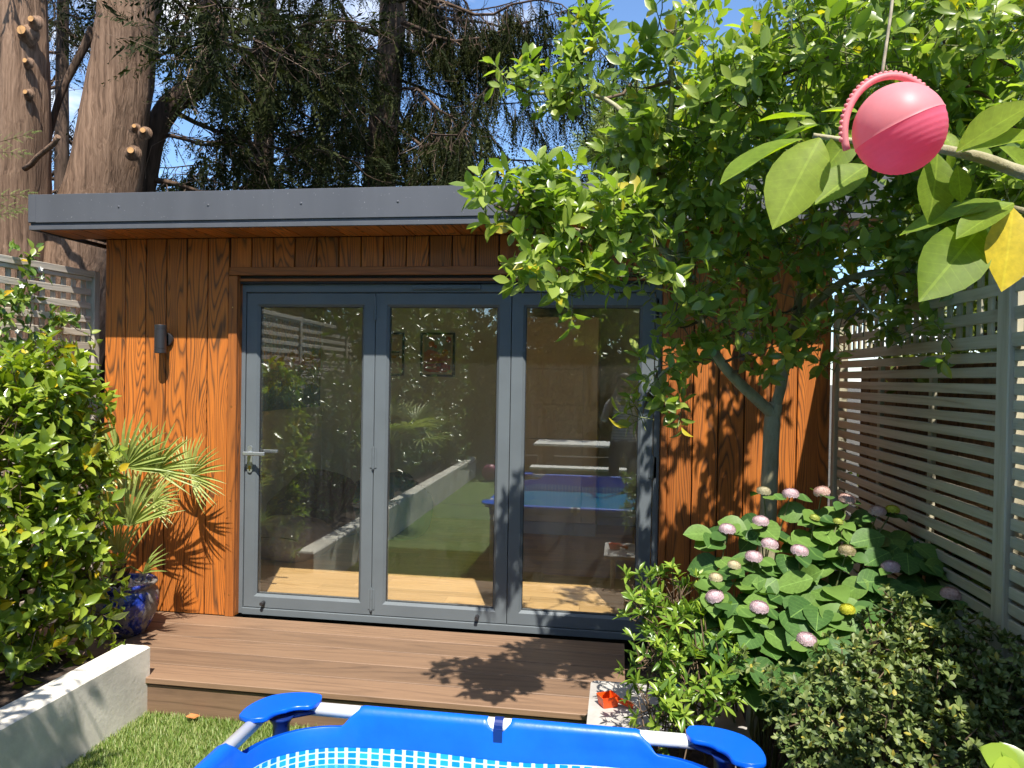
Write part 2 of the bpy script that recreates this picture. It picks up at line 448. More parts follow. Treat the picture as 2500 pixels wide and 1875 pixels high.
# turf blades near the deck
def blades(n, x0, x1, y0, y1):
    p = np.stack([rng.uniform(x0, x1, n), rng.uniform(y0, y1, n), np.full(n, ZL)], -1)
    a = rng.uniform(0, 2 * math.pi, n); w = 0.0022 * rng.uniform(0.7, 1.3, n); h = rng.uniform(0.014, 0.034, n)
    side = np.stack([np.cos(a), np.sin(a), np.zeros(n)], -1) * w[:, None]
    ln = np.stack([np.cos(a + 1.57 + rng.normal(0, .5, n)), np.sin(a + 1.57), np.zeros(n)], -1) * (h * rng.uniform(0.2, 0.9, n))[:, None]
    up = np.array([0, 0, 1.0]) * h[:, None]
    V = np.stack([p - side, p + side, p + 0.5 * up + 0.3 * ln + side * .7, p + 0.5 * up + 0.3 * ln - side * .7, p + up + ln], 1).reshape(-1, 3)
    me = bpy.data.meshes.new("turf_blades")
    b = np.arange(n) * 5
    quads = np.stack([b, b + 1, b + 2, b + 3], -1); tris = np.stack([b + 3, b + 2, b + 4], -1)
    loops = np.concatenate([quads.ravel(), tris.ravel()])
    starts = np.concatenate([np.arange(n) * 4, n * 4 + np.arange(n) * 3])
    me.vertices.add(n * 5); me.vertices.foreach_set('co', V.ravel())
    me.loops.add(len(loops)); me.loops.foreach_set('vertex_index', loops)
    me.polygons.add(2 * n); me.polygons.foreach_set('loop_start', starts)
    at = me.attributes.new('var', 'FLOAT', 'POINT'); at.data.foreach_set('value', np.repeat(rng.random(n), 5))
    me.update(calc_edges=True); me.validate()
    return me
M_BLADE = leaf_mat("turf_blade", ((0.10, 0.17, 0.022), (0.17, 0.26, 0.045), (0.34, 0.36, 0.14)), 0.5, 0.25)
me = blades(62000, 0.0, 1.75, -2.6, -0.955); me.materials.append(M_BLADE)
o = ob("artificial_turf", me); tag(o, "short bright green artificial turf in front of the deck", "grass", kind='stuff')

# ------------------------------------------------------------------ raised bed wall
rw = thing("raised_bed_wall", "low cream rendered wall holding the planted bed on the left", "wall", (0.0, -2.0, ZL))
poly = [(0.040, -0.935), (-0.075, -8.0), (-0.205, -8.0), (-0.115, -0.935)]
def wall_prism(poly, z0, z1, c=0.012):
    m = MB(); n = len(poly); P = np.array(poly); cen = P.mean(0)
    q = P.copy()
    ins = np.array([(x - math.copysign(c, x - (-0.09 - 0.0)), y + (c if y < -4 else -c)) for x, y in poly])
    ins = np.array([(poly[0][0] - c, poly[0][1] - c), (poly[1][0] - c, poly[1][1] + c), (poly[2][0] + c, poly[2][1] + c), (poly[3][0] + c, poly[3][1] - c)])
    V = [(x, y, z0) for x, y in poly] + [(x, y, z1 - c) for x, y in poly] + [(x, y, z1) for x, y in ins]
    Fc = []
    for r in (0, 1):
        for i in range(n):
            k = (i + 1) % n; Fc.append((r * n + i, r * n + k, (r + 1) * n + k, (r + 1) * n + i)[::-1])
    Fc.append(tuple(range(2 * n, 3 * n))[::-1])
    return m.add(V, Fc)
part("wall_body", wall_prism(poly, ZL, 0.135), M_RENDER, rw)

# ------------------------------------------------------------------ deck
dk = thing("timber_deck", "brown timber deck step in front of the glazed doors", "deck", (0.9, -0.5, ZL))
sub = part("deck_base", MB().box(-1.0, 2.40, -0.90, -0.01, ZL, -0.052), M_DARK, dk)
edges = [-0.003, -0.195, -0.392, -0.588, -0.785, -0.972]
for i in range(5):
    y1, y0 = edges[i], edges[i + 1]
    plank("deck_board", 3.47, (y1 - y0) - 0.008, 0.03, (0.715, (y0 + y1) / 2, -0.035), AX_D, M_DECK, dk, c=0.003)
plank("riser_board", 3.40, 0.150, 0.022, (0.70, -0.942, -0.134), AX_H, M_DECK, dk, c=0.003)

# ------------------------------------------------------------------ the garden room
gr = thing("garden_room", "flat roofed timber clad garden room with three glazed folding doors", "garden room", (1.3, 0.0, -0.05))
XL, XR = -0.952, 3.575
YD = 0.05                                              # face of the door frame
XD0, XD1, ZD1 = -0.027, 2.633, 2.105
ZS = 2.392                                             # soffit
fw = MB()
fw.box(XL + 0.004, XD0 - 0.04, 0.022, 0.15, -0.04, ZS + 0.1)
fw.box(XD1 + 0.04, XR - 0.004, 0.022, 0.15, -0.04, ZS + 0.1)
fw.box(XD0 - 0.041, XD1 + 0.041, 0.022, 0.15, ZD1 + 0.05, ZS + 0.1)
front = part("front_wall", fw, M_DARK, gr)
P = 0.1446
seams = [XL, -0.806]
while seams[-1] + P < -0.06: seams.append(seams[-1] + P)
def clad(x0, x1, z0, z1):
    plank("cladding_board", round(z1 - z0, 3), x1 - x0 - 0.007, 0.02, ((x0 + x1) / 2, 0.010 + random.uniform(-.0008, .0008), (z0 + z1) / 2), AX_V, M_CLAD, front, c=0.0025)
xs = seams[:]
for a, b in zip(xs[:-1], xs[1:]): clad(a, b, -0.02, ZS)
x = xs[-1]
clad(x, -0.075, -0.02, ZS) if -0.075 - x > 0.02 else None
x = -0.075
while x < 2.66:
    x2 = min(x + P, 2.672)
    clad(x, x2, 2.204, ZS); x = x2
    if x2 >= 2.672: break
x = 2.672
while x < XR - 0.01:
    x2 = x + P if XR - (x + P) > 0.06 else XR
    clad(x, x2, -0.02, ZS); x = x2
# corner board on the left flank, and the flank walls
sd = part("side_wall", MB().box(XL, XL + 0.004, 0.021, 3.5, -0.04, ZS + 0.05).box(XR - 0.004, XR, 0.021, 3.5, -0.04, ZS + 0.05), M_CLAD, gr)
part("rear_wall", MB().box(XL, XR, 3.5, 3.52, -0.04, ZS + 0.05), M_CLAD, gr)
# trim round the doors
trim = part("door_trim", MB().box(XD0 - 0.04, XD1 + 0.04, 0.021, 0.148, ZD1 + 0.001, ZD1 + 0.049), M_DARK, gr)
plank("trim_board", 2.75, 0.050, 0.028, (1.303, -0.006, 2.179), AX_H, M_TRIM, trim)
plank("trim_board", 2.17, 0.058, 0.026, (-0.046, -0.004, 1.066), AX_V, M_TRIM, trim)
plank("trim_board", 2.17, 0.036, 0.026, (2.655, -0.004, 1.066), AX_V, M_TRIM, trim)
plank("reveal_board", 2.17, 0.115, 0.016, (-0.0245, 0.067, 1.066), ((0, 1, 0), (-1, 0, 0), (0, 0, 1)), M_CLAD, trim)
plank("reveal_board", 2.17, 0.115, 0.016, (2.6455, 0.067, 1.066), ((0, 1, 0), (-1, 0, 0), (0, 0, 1)), M_CLAD, trim)
plank("reveal_board", 2.65, 0.115, 0.016, (1.303, 0.067, 2.128), ((0, 1, 0), (0, 0, -1), (1, 0, 0)), M_TRIM, trim)
for z in (0.12, 0.72, 1.32, 1.95):
    part("nail", MB().tube([(-0.046, -0.017, z), (-0.046, -0.0185, z)], 0.004, 8), M_BRASS, trim)
# soffit and roof
OH = 0.364
soff = part("soffit", MB().box(-1.175, XR + 0.2, -OH + 0.02, -0.001, ZS + 0.023, ZS + 0.03), M_DARK, gr)
x = -1.17
while x < XR + 0.18:
    x2 = min(x + P, XR + 0.19)
    plank("soffit_board", OH - 0.025, x2 - x - 0.005, 0.02, ((x + x2) / 2, -OH / 2 + 0.005, ZS + 0.011), AX_S, M_CLAD, soff, c=0.0025); x = x2
FX0, FX1 = -1.193, XR + 0.22
zf0, zf1 = 2.386, 2.601
fas = MB()
fas.box(FX0, FX1, -OH, -OH + 0.02, zf0 + 0.044, zf1, c=0.0015)
fas.box(FX0 + 0.006, FX1, -OH + 0.010, -OH + 0.024, zf0 + 0.026, zf0 + 0.044)
fas.box(FX0 + 0.003, FX1, -OH - 0.001, -OH + 0.022, zf0, zf0 + 0.026, c=0.0015)
fas.box(FX0, FX0 + 0.02, -OH + 0.0201, 3.75, zf0 + 0.044, zf1, c=0.0015)
fas.box(FX0 + 0.003, FX0 + 0.022, -OH + 0.0222, 3.75, zf0, zf0 + 0.026, c=0.0015)
fas.box(FX0 - 0.003, FX0 + 0.048, -OH - 0.0025, -OH + 0.019, zf0 + 0.047, zf1 + 0.001, c=0.001)
fo = part("roof_fascia", fas, M_FASC, gr)
for k in range(9):
    xx = -0.59 + 0.576 * k
    if xx < FX1: part("screw", MB().lathe([(0.0075, 0), (0.006, 0.003), (0.003, 0.0045)], (0, 0, 0), 10), M_FASC, fo).matrix_basis = Matrix.Translation((xx, -OH, 2.517)) @ Matrix.Rotation(math.pi / 2, 4, 'X')
part("groove_shadow_gap", MB().box(FX0 + 0.01, FX1, -OH + 0.012, -OH + 0.0245, zf0 + 0.0255, zf0 + 0.0445), M_DARK, gr)
part("roof_deck", MB().box(FX0 + 0.021, FX1, -OH + 0.021, 3.75, ZS + 0.06, zf1 - 0.03), M_DARK, gr)

# doors ------------------------------------------------------------
fr = MB()
fr.box(XD0, XD0 + 0.036, YD, YD + 0.07, -0.015, ZD1 - 0.001, c=0.002)
fr.box(XD1 - 0.036, XD1, YD, YD + 0.07, -0.015, ZD1 - 0.001, c=0.002)
fr.box(XD0 + 0.0361, XD1 - 0.0361, YD - 0.003, YD + 0.07, ZD1 - 0.052, ZD1 - 0.0005, c=0.002)
fr.box(XD0 + 0.0361, XD1 - 0.0361, YD - 0.006, YD + 0.09, -0.018, 0.024, c=0.002)
df = part("door_frame", fr, M_GREY, gr)
part("trickle_vent", MB().box(1.115, 1.545, YD - 0.018, YD - 0.0031, 2.068, 2.098, c=0.004).box(1.128, 1.520, YD - 0.021, YD - 0.0181, 2.075, 2.080), M_GREY, df)
def ring_frame(x0, x1, z0, z1, prof):
    m = MB(); V = []
    for i, y in prof: V += [(x0 + i, y, z0 + i), (x1 - i, y, z0 + i), (x1 - i, y, z1 - i), (x0 + i, y, z1 - i)]
    Fc = []
    for r in range(len(prof) - 1):
        for k in range(4):
            q = (k + 1) % 4; Fc.append((r * 4 + k, r * 4 + q, (r + 1) * 4 + q, (r + 1) * 4 + k))
    return m.add(V, Fc)
px0 = [XD0 + 0.039, XD0 + 0.039 + 0.8615, XD0 + 0.039 + 2 * 0.8615, XD1 - 0.039]
PZ0, PZ1 = 0.028, ZD1 - 0.057
def cylz(m, x, y, z0, z1, r, n=12): return m.tube([(x, y, z0), (x, y, z1)], r, n)
for k in range(3):
    a, b = px0[k] + 0.002, px0[k + 1] - 0.002
    sf = YD + 0.004
    pn = part("folding_door_panel", ring_frame(a, b, PZ0, PZ1, [(0.0, sf + 0.06), (0.0, sf + 0.002), (0.002, sf), (0.070, sf), (0.072, sf + 0.002), (0.084, sf + 0.014), (0.086, sf + 0.016), (0.086, sf + 0.06), (0.0, sf + 0.06)]), M_GREY, gr)
    part("gasket", ring_frame(a + 0.084, b - 0.084, PZ0 + 0.084, PZ1 - 0.084, [(0.0, sf + 0.0172), (0.006, sf + 0.019), (0.006, sf + 0.021)]), M_DARK, pn)
    part("pane", MB().box(a + 0.087, b - 0.087, sf + 0.0225, sf + 0.0285, PZ0 + 0.087, PZ1 - 0.087), M_GLASS, pn)
    if k in (0, 2):
        xh = px0[k + 1]
        for z0 in (1.885, 0.95, 0.06):
            h = MB(); cylz(h, xh, sf - 0.006, z0, z0 + 0.065, 0.009); cylz(h, xh, sf - 0.006, z0 + 0.068, z0 + 0.133, 0.009); cylz(h, xh, sf - 0.006, z0 - 0.008, z0 + 0.14, 0.006)
            h.box(xh - 0.022, xh - 0.004, sf - 0.004, sf - 0.0005, z0 + 0.004, z0 + 0.13); h.box(xh + 0.004, xh + 0.022, sf - 0.004, sf - 0.0005, z0 + 0.004, z0 + 0.13)
            part("hinge", h, M_GREY, pn, smooth=False)
    if k == 0:
        hx, hz = a + 0.036, 1.015
        def capsule(w, z0, z1, cx, y0, y1):
            pts = [(cx + w * math.cos(t), z1 - w + w * math.sin(t)) for t in np.linspace(0, math.pi, 9)] + [(cx + w * math.cos(t), z0 + w + w * math.sin(t)) for t in np.linspace(math.pi, 2 * math.pi, 9)]
            m = MB(); n = len(pts)
            m.add([(x, y0, z) for x, z in pts] + [(x, y1, z) for x, z in pts], [tuple(range(n)), tuple(range(n, 2 * n))[::-1]] + [(i, n + i, n + (i + 1) % n, (i + 1) % n) for i in range(n)])
            return m
        part("handle_plate", capsule(0.017, hz - 0.12, hz + 0.055, hx, sf - 0.009, sf - 0.0005), M_HANDLE, pn)
        lv = MB(); lv.tube([(hx, sf - 0.008, hz + 0.008), (hx, sf - 0.05, hz + 0.008)], 0.011, 12)
        lv.box(hx - 0.022, hx + 0.125, sf - 0.066, sf - 0.048, hz - 0.004, hz + 0.02, c=0.004)
        part("handle_lever", lv, M_HANDLE, pn)
        lk = MB().tube([(hx, sf - 0.009, hz - 0.082), (hx, sf - 0.013, hz - 0.082)], 0.009, 12); lk.box(hx - 0.004, hx + 0.004, sf - 0.0125, sf - 0.009, hz - 0.105, hz - 0.085)
        part("lock_cylinder", lk, M_BRASS, pn)
        li = MB().tube([(hx, sf + 0.0605, hz + 0.008), (hx, sf + 0.10, hz + 0.008)], 0.011, 12); li.box(hx - 0.02, hx + 0.135, sf + 0.1, sf + 0.118, hz - 0.002, hz + 0.02, c=0.004)
        part("inner_lever", li, M_HANDLE, pn)
    if k < 2:
        xs_ = a + 0.14 if k == 0 else b - 0.18
        part("door_stop", MB().tube([(xs_, sf - 0.0005, 0.062), (xs_, sf - 0.038, 0.062)], [0.013, 0.011], 14), M_LAMP, pn)

# interior ----------------------------------------------------------
IX0, IX1, IY1, IZ0, IZ1 = -0.82, 3.42, 3.25, 0.03, 2.27
part("interior_wall", MB().box(IX0, IX1, IY1, IY1 + 0.05, 0.0, IZ1 + 0.05), M_WALL, gr)
part("interior_wall", MB().box(IX1, IX1 + 0.05, 0.155, IY1, 0.0, IZ1 + 0.05), M_WALL, gr)
part("interior_wall", MB().box(IX0 - 0.05, IX0, 0.155, IY1, 0.0, IZ1 + 0.05), M_WALL, gr)
part("interior_wall", MB().box(IX0, XD0 - 0.045, 0.152, 0.17, 0.0, IZ1).box(XD1 + 0.045, IX1, 0.152, 0.17, 0.0, IZ1).box(XD0 - 0.044, XD1 + 0.044, 0.152, 0.17, ZD1 + 0.02, IZ1), M_WALL, gr)
part("ceiling", MB().box(IX0, IX1, 0.171, IY1, IZ1, IZ1 + 0.03), M_CEIL, gr)
part("skirting", MB().box(IX0 + 0.012, IX1 - 0.012, IY1 - 0.015, IY1 - 0.0005, IZ0, IZ0 + 0.15, c=0.003), M_WHITE, gr)
part("skirting", MB().box(IX0 + 0.0005, IX0 + 0.0155, 0.18, IY1 - 0.016, IZ0, IZ0 + 0.15, c=0.003), M_WHITE, gr)
part("skirting", MB().box(IX1 - 0.0155, IX1 - 0.0005, 0.18, IY1 - 0.016, IZ0, IZ0 + 0.15, c=0.003), M_WHITE, gr)
fl = part("interior_floor", MB().box(IX0, IX1, 0.151, IY1, -0.04, IZ0 - 0.013), M_DARK, gr)
y = 0.142; wb = 0.126; row = 0
while y < IY1 - 0.01:
    y2 = min(y + wb, IY1 - 0.001)
    x = IX0 + 0.001 - random.uniform(0, 1.1)
    while x < IX1:
        L = random.choice((0.9, 1.2, 1.5))
        x1, x2 = max(x, IX0 + 0.001), min(x + L, IX1 - 0.001)
        if x2 - x1 > 0.03:
            plank("floorboard", round(x2 - x1, 3) - 0.0015, y2 - y - 0.0015, 0.012, ((x1 + x2) / 2, (y + y2) / 2, IZ0 - 0.006), AX_D, M_OAK, fl, c=0.0008)
        x += L
    y = y2; row += 1

# ------------------------------------------------------------------ fences
def fence(name, label, ox, oy, ux, uy, plen, npan, mat, zs0, zs1, ztop, pitch, slat, backm, tpitch, flip, post_first, npd=2):
    """slatted fence with trellis on top; runs from (ox, oy) along (ux, uy); nx = inward normal"""
    t = thing(name, label, "fence", (ox, oy, ZL))
    U = np.array([ux, uy, 0.0]); U /= np.linalg.norm(U)
    N = np.array([-U[1], U[0], 0.0]) * flip
    O = np.array([ox, oy, 0.0])
    def pl(nm, L, w, th, s, z, off, vertical, m=mat, c=0.002):
        p = O + U * s + N * off + np.array([0, 0, z])
        e = random.uniform(-.0028, .0028) if nm == "slat" else 0.0
        U2 = U * math.cos(e) + np.array([0, 0, math.sin(e)]); Z2 = np.array([0, 0, -math.cos(e)]) + U * math.sin(e)
        ax = (tuple(U), tuple(N), (0, 0, 1)) if vertical else (tuple(Z2), tuple(N), tuple(U2))
        return plank(nm, L, w, th, p, ax, m, t, c)
    s = 0.0
    for k in range(npan + 1):
        hh = ztop + (0.0 if k == 0 else 0.01)
        pl("post", hh - ZL, 0.075 if k else 0.05, 0.07, s, (hh + ZL) / 2, -0.012, True, c=0.004)
        if k == npan: break
        a, b = s + 0.038, s + plen - 0.038
        L = b - a; mid = (a + b) / 2
        z = zs1
        while z - slat > zs0:
            pl("slat", L, slat, 0.014, mid + random.uniform(-.001, .001), z - slat / 2 + random.uniform(-.0012, .0012), 0.0, False)
            z -= pitch
        for q in range(1, npd + 1):
            pl("batten", zs1 - zs0, 0.035, 0.02, a + L * q / (npd + 1), (zs0 + zs1) / 2, -0.0175, True)
        pl("rail", L, 0.045, 0.03, mid, zs1 + 0.034, 0.0, False)
        pl("rail", L + 0.02, 0.04, 0.05, mid, ztop - 0.022, 0.0, False)
        pl("rail", L, 0.025, 0.03, mid, ztop - 0.056, 0.0, False)
        z = zs1 + 0.06 + 0.06
        while z < ztop - 0.1:
            pl("trellis_slat", L, 0.042, 0.010, mid, z, 0.004, False); z += 0.088
        q = a + 0.05
        while q < b - 0.02:
            pl("trellis_upright", ztop - zs1 - 0.12, 0.034, 0.010, q, (ztop + zs1) / 2 - 0.006, -0.0065, True); q += tpitch
        s += plen
    if backm is not None:
        q = 0.0; tot = plen * npan
        bt = thing("boundary_fence", "brown close boarded fence standing behind the " + ("left" if flip > 0 else "right") + " slatted fence", "fence", (ox - N[0] * 0.12, oy - N[1] * 0.12, ZL))
        while q < tot:
            p = O + U * (q + 0.06) - N * 0.13 + np.array([0, 0, (zs1 - 0.03 + ZL) / 2])
            plank("fence_board", zs1 - 0.03 - ZL, 0.118, 0.016, p - N * random.uniform(0, .006), (tuple(U), tuple(N), (0, 0, 1)), backm, bt); q += 0.124
    return t
fence("slatted_fence", "weathered grey slatted fence with square trellis top behind the climbing plants", -1.045, 0.02, -0.079, -1.0, 1.83, 4, M_FENCE, ZL + 0.03, 1.66, 2.185, 0.0535, 0.039, M_BROWN, 0.078, 1, True)
fence("slatted_fence", "sage green slatted fence with trellis top behind the hydrangea", 3.60, -0.04, 0.035, -1.0, 1.72, 3, M_FENCE_R, ZL + 0.03, 1.655, 2.03, 0.0545, 0.0375, M_BROWN, 0.075, -1, True)
# ================================================================== objects
# ------------------------------------------------------------------ wall lamps
def wall_lamp(x, z, label):
    t = thing("wall_lamp", label, "wall lamp", (x, 0, z - 0.05), "up and down wall lamps on the cladding")
    b = MB(); b.lathe([(0.044, 0.0), (0.044, 0.016), (0.041, 0.022), (0.02, 0.024)], (0, 0, 0), 28)
    o = part("back_plate", b, M_LAMP, t, smooth=False); o.matrix_basis = Matrix.Translation((x, -0.001, z)) @ Matrix.Rotation(math.pi / 2, 4, 'X')
    part("arm", MB().tube([(x, -0.02, z), (x, -0.05, z)], 0.012, 12), M_LAMP, t)
    y = -0.078; r = 0.036
    prof = [(0.031, -0.088), (0.0345, -0.09), (r, -0.088), (r, -0.0635), (r - 0.0015, -0.0625), (r - 0.0015, -0.061), (r, -0.06), (r, 0.06), (r - 0.0015, 0.061), (r - 0.0015, 0.0625), (r, 0.0635), (r, 0.088), (0.0345, 0.09), (0.031, 0.088)]
    o = part("lamp_body", MB().lathe(prof, (x, y, z), 56), M_LAMP, t)
    part("lens", MB().lathe([(0.030, 0.0), (0.030, 0.004)], (x, y, z + 0.084), 24).lathe([(0.030, 0.0), (0.030, 0.004)], (x, y, z - 0.088), 24), M_WHITE, t)
wall_lamp(-0.501, 1.742, "graphite up and down wall lamp on the sunlit cladding left of the doors")
xr = onY(1815, 830, 0)[0]
wall_lamp(xr, 1.742, "graphite up and down wall lamp half hidden by leaves right of the doors")

# ------------------------------------------------------------------ glazed pot
def pot_mat():
    m, nt, b = new_mat("cobalt_glaze")
    t = node(nt, 'ShaderNodeTexCoord').outputs['Object']
    n = noise(nt, mapping(nt, t, (1, 1, 0.7)), 9.0, 6.0, 0.65, 0.6)
    n2 = noise(nt, t, 38.0, 4.0, 0.7)
    base = ramp(nt, n2, [(0.35, (0.006, 0.012, 0.10)), (0.65, (0.02, 0.05, 0.33))])
    mask = ramp(nt, math_n(nt, 'ADD', math_n(nt, 'MULTIPLY', n, 0.75), math_n(nt, 'MULTIPLY', n2, 0.25)), [(0.475, 0.0), (0.52, 0.85)])
    c = mixc(nt, mask, base, ramp(nt, n2, [(0.3, (0.10, 0.09, 0.06)), (0.7, (0.30, 0.27, 0.20))]))
    setc(nt, b, 'Base Color', c)
    setc(nt, b, 'Roughness', math_n(nt, 'ADD', math_n(nt, 'MULTIPLY', mask, 0.5), 0.12))
    bump(nt, b, mask, -0.3, 0.002)
    return m
M_POT = pot_mat()
PX, PY_ = -0.505, -0.40
pt = thing("glazed_pot", "cobalt blue glazed pot with pale worn patches on the deck", "plant pot", (PX, PY_, -0.02))
prof = [(0.115, 0.0), (0.13, 0.006), (0.165, 0.07), (0.192, 0.15), (0.197, 0.20), (0.188, 0.245), (0.168, 0.268), (0.166, 0.275), (0.180, 0.283), (0.187, 0.293), (0.185, 0.303), (0.176, 0.309), (0.160, 0.307), (0.152, 0.298), (0.150, 0.26)]
part("pot_body", MB().lathe(prof, (PX, PY_, -0.02), 48, cap=True), M_POT, pt, smooth=True)
# pebbles
M_PEB = leaf_mat("pebble", ((0.45, 0.42, 0.36), (0.58, 0.54, 0.47), (0.70, 0.66, 0.58)), 0.8, 0.0)
n = 260
a = rng.uniform(0, 6.28, n); r = 0.148 * np.sqrt(rng.random(n))
pp = np.stack([PX + r * np.cos(a), PY_ + r * np.sin(a), np.full(n, 0.252) + rng.uniform(0, .008, n)], -1)
ico = np.array([(1, 0, 0), (-1, 0, 0), (0, 1, 0), (0, -1, 0), (0, 0, .7), (0, 0, -.7)], float); icf = [(0, 2, 4), (2, 1, 4), (1, 3, 4), (3, 0, 4), (2, 0, 5), (1, 2, 5), (3, 1, 5), (0, 3, 5)]
PEB = (ico, icf)

# ------------------------------------------------------------------ framed pool
M_BLUE = plain("pool_vinyl_blue", (0.003, 0.115, 0.68), 0.36, 0.08, 7.0, bumps=0.5, bscale=11.0)
M_BLUEP = plain("blue_plastic", (0.002, 0.10, 0.64), 0.28, 0.04, 12.0)
M_NAVY = plain("navy_plastic", (0.006, 0.025, 0.16), 0.35)
M_TUBE = plain("white_tube", (0.74, 0.76, 0.78), 0.32, 0.02, 5.0)
def mosaic_mat():
    m, nt, b = new_mat("mosaic_print")
    uv = node(nt, 'ShaderNodeTexCoord').outputs['UV']
    s = node(nt, 'ShaderNodeSeparateXYZ', {0: uv})
    fu = math_n(nt, 'ABSOLUTE', math_n(nt, 'SUBTRACT', math_n(nt, 'FRACT', s.outputs[0]), 0.5))
    fv = math_n(nt, 'ABSOLUTE', math_n(nt, 'SUBTRACT', math_n(nt, 'FRACT', s.outputs[1]), 0.5))
    # rounded tile
    du = math_n(nt, 'MAXIMUM', math_n(nt, 'SUBTRACT', fu, 0.24), 0.0); dv = math_n(nt, 'MAXIMUM', math_n(nt, 'SUBTRACT', fv, 0.30), 0.0)
    d = math_n(nt, 'SQRT', math_n(nt, 'ADD', math_n(nt, 'MULTIPLY', du, du), math_n(nt, 'MULTIPLY', dv, dv)))
    tile = ramp(nt, d, [(0.09, 1.0), (0.115, 0.0)])
    cell = node(nt, 'ShaderNodeCombineXYZ', {0: math_n(nt, 'FLOOR', s.outputs[0]), 1: math_n(nt, 'FLOOR', s.outputs[1])}).outputs[0]
    wn_ = node(nt, 'ShaderNodeTexWhiteNoise', {0: cell}).outputs['Value']
    tc_ = ramp(nt, wn_, [(0.0, (0.004, 0.20, 0.62)), (0.6, (0.006, 0.30, 0.72)), (1.0, (0.03, 0.42, 0.80))])
    setc(nt, b, 'Base Color', mixc(nt, tile, (0.66, 0.84, 0.88), tc_)); setc(nt, b, 'Roughness', 0.3)
    return m
M_MOSAIC = mosaic_mat()
ZP = 0.372
QX0, QX1, QY0, QY1 = 1.215, 2.805, -4.10, -1.955
pool = thing("frame_pool", "blue framed paddling pool with white tube frame and mosaic liner", "paddling pool", (2.0, -3.0, ZL))
for a, b in (((QX0 + 0.06, QY1, ZP), (QX1 - 0.06, QY1, ZP)), ((QX0 + 0.06, QY0, ZP), (QX1 - 0.06, QY0, ZP)), ((QX0, QY0 + 0.06, ZP), (QX0, QY1 - 0.06, ZP)), ((QX1, QY0 + 0.06, ZP), (QX1, QY1 - 0.06, ZP))):
    part("rail_tube", MB().tube([a, b], 0.0225, 18), M_TUBE, pool, smooth=True)
def fix_normals(o):
    import bmesh
    bm = bmesh.new(); bm.from_mesh(o.data); bmesh.ops.recalc_face_normals(bm, faces=bm.faces)
    big = [f for f in bm.faces if len(f.verts) > 4]
    bm.to_mesh(o.data); bm.free()
def corner_cap(cx, cy, sx, sy):
    """boomerang shaped cap; its arms run along +sx and +sy from the corner (cx, cy)"""
    R = 0.125; w = 0.056
    arc = []
    for t in np.linspace(-0.32, 1.32, 23):
        if t < 0: c = (0.0 - 0.0, R - t * R * 1.2); nn = (-1, 0)
        elif t > 1: c = (R + (t - 1) * R * 1.2, 0.0); nn = (0, -1)
        else:
            a = math.pi + t * math.pi / 2; c = (R + R * math.cos(a), R + R * math.sin(a)); nn = (math.cos(a), math.sin(a))
        e = abs(t - 0.5) / 0.82
        ww = w * (1.28 - 0.42 * e) * math.sqrt(max(0.02, 1 - max(0, (e - 0.80) / 0.205) ** 2))
        arc.append((c, nn, ww))
    outer = [(c[0] + n_[0] * ww * 0.92, c[1] + n_[1] * ww * 0.92) for c, n_, ww in arc]; inner = [(c[0] - n_[0] * ww, c[1] - n_[1] * ww) for c, n_, ww in arc]
    m = MB(); V = []
    lev = [(0.96, 0.0045), (1.0, 0.008), (1.0, 0.0155), (0.975, 0.019), (0.92, 0.0205)]
    k = len(arc)
    for s_, z in lev:
        for (o_, i_) in zip(outer, inner):
            mx_, my_ = (o_[0] + i_[0]) / 2, (o_[1] + i_[1]) / 2
            for q in (o_, i_):
                V.append((cx + sx * (mx_ + (q[0] - mx_) * s_), cy + sy * (my_ + (q[1] - my_) * s_), ZP + 0.012 + z))
    n2_ = 2 * k; Fc = []
    loop = [2 * i for i in range(k)] + [2 * i + 1 for i in range(k - 1, -1, -1)]
    for l in range(len(lev) - 1):
        for i in range(len(loop)):
            a, b = loop[i], loop[(i + 1) % len(loop)]
            Fc.append((l * n2_ + a, l * n2_ + b, (l + 1) * n2_ + b, (l + 1) * n2_ + a))
    Fc.append(tuple(loop)[::-1]); Fc.append(tuple((len(lev) - 1) * n2_ + q for q in loop))
    c = part("corner_cap", m.add(V, Fc), M_BLUEP, pool, smooth=True)
    fix_normals(c)
    lx, ly = cx + sx * 0.055, cy + sy * 0.055
    part("leg", MB().tube([(lx, ly, ZL), (lx, ly, ZP - 0.03)], 0.0205, 16), M_TUBE, pool, smooth=True)
    part("collar", MB().lathe([(0.0275, -0.075), (0.0285, -0.07), (0.0285, -0.03), (0.04, -0.012), (0.046, 0.0)], (lx, ly, ZP - 0.003), 18).tube([(lx, ly, ZP - 0.012), (lx + sx * 0.11, ly - sy * 0.04, ZP - 0.003)], [0.013, 0.007], 8), M_NAVY, c, smooth=True)
for cx, sx in ((QX0, 1), (QX1, -1)):
    for cy, sy in ((QY1, -1), (QY0, 1)): corner_cap(cx, cy, sx, sy)
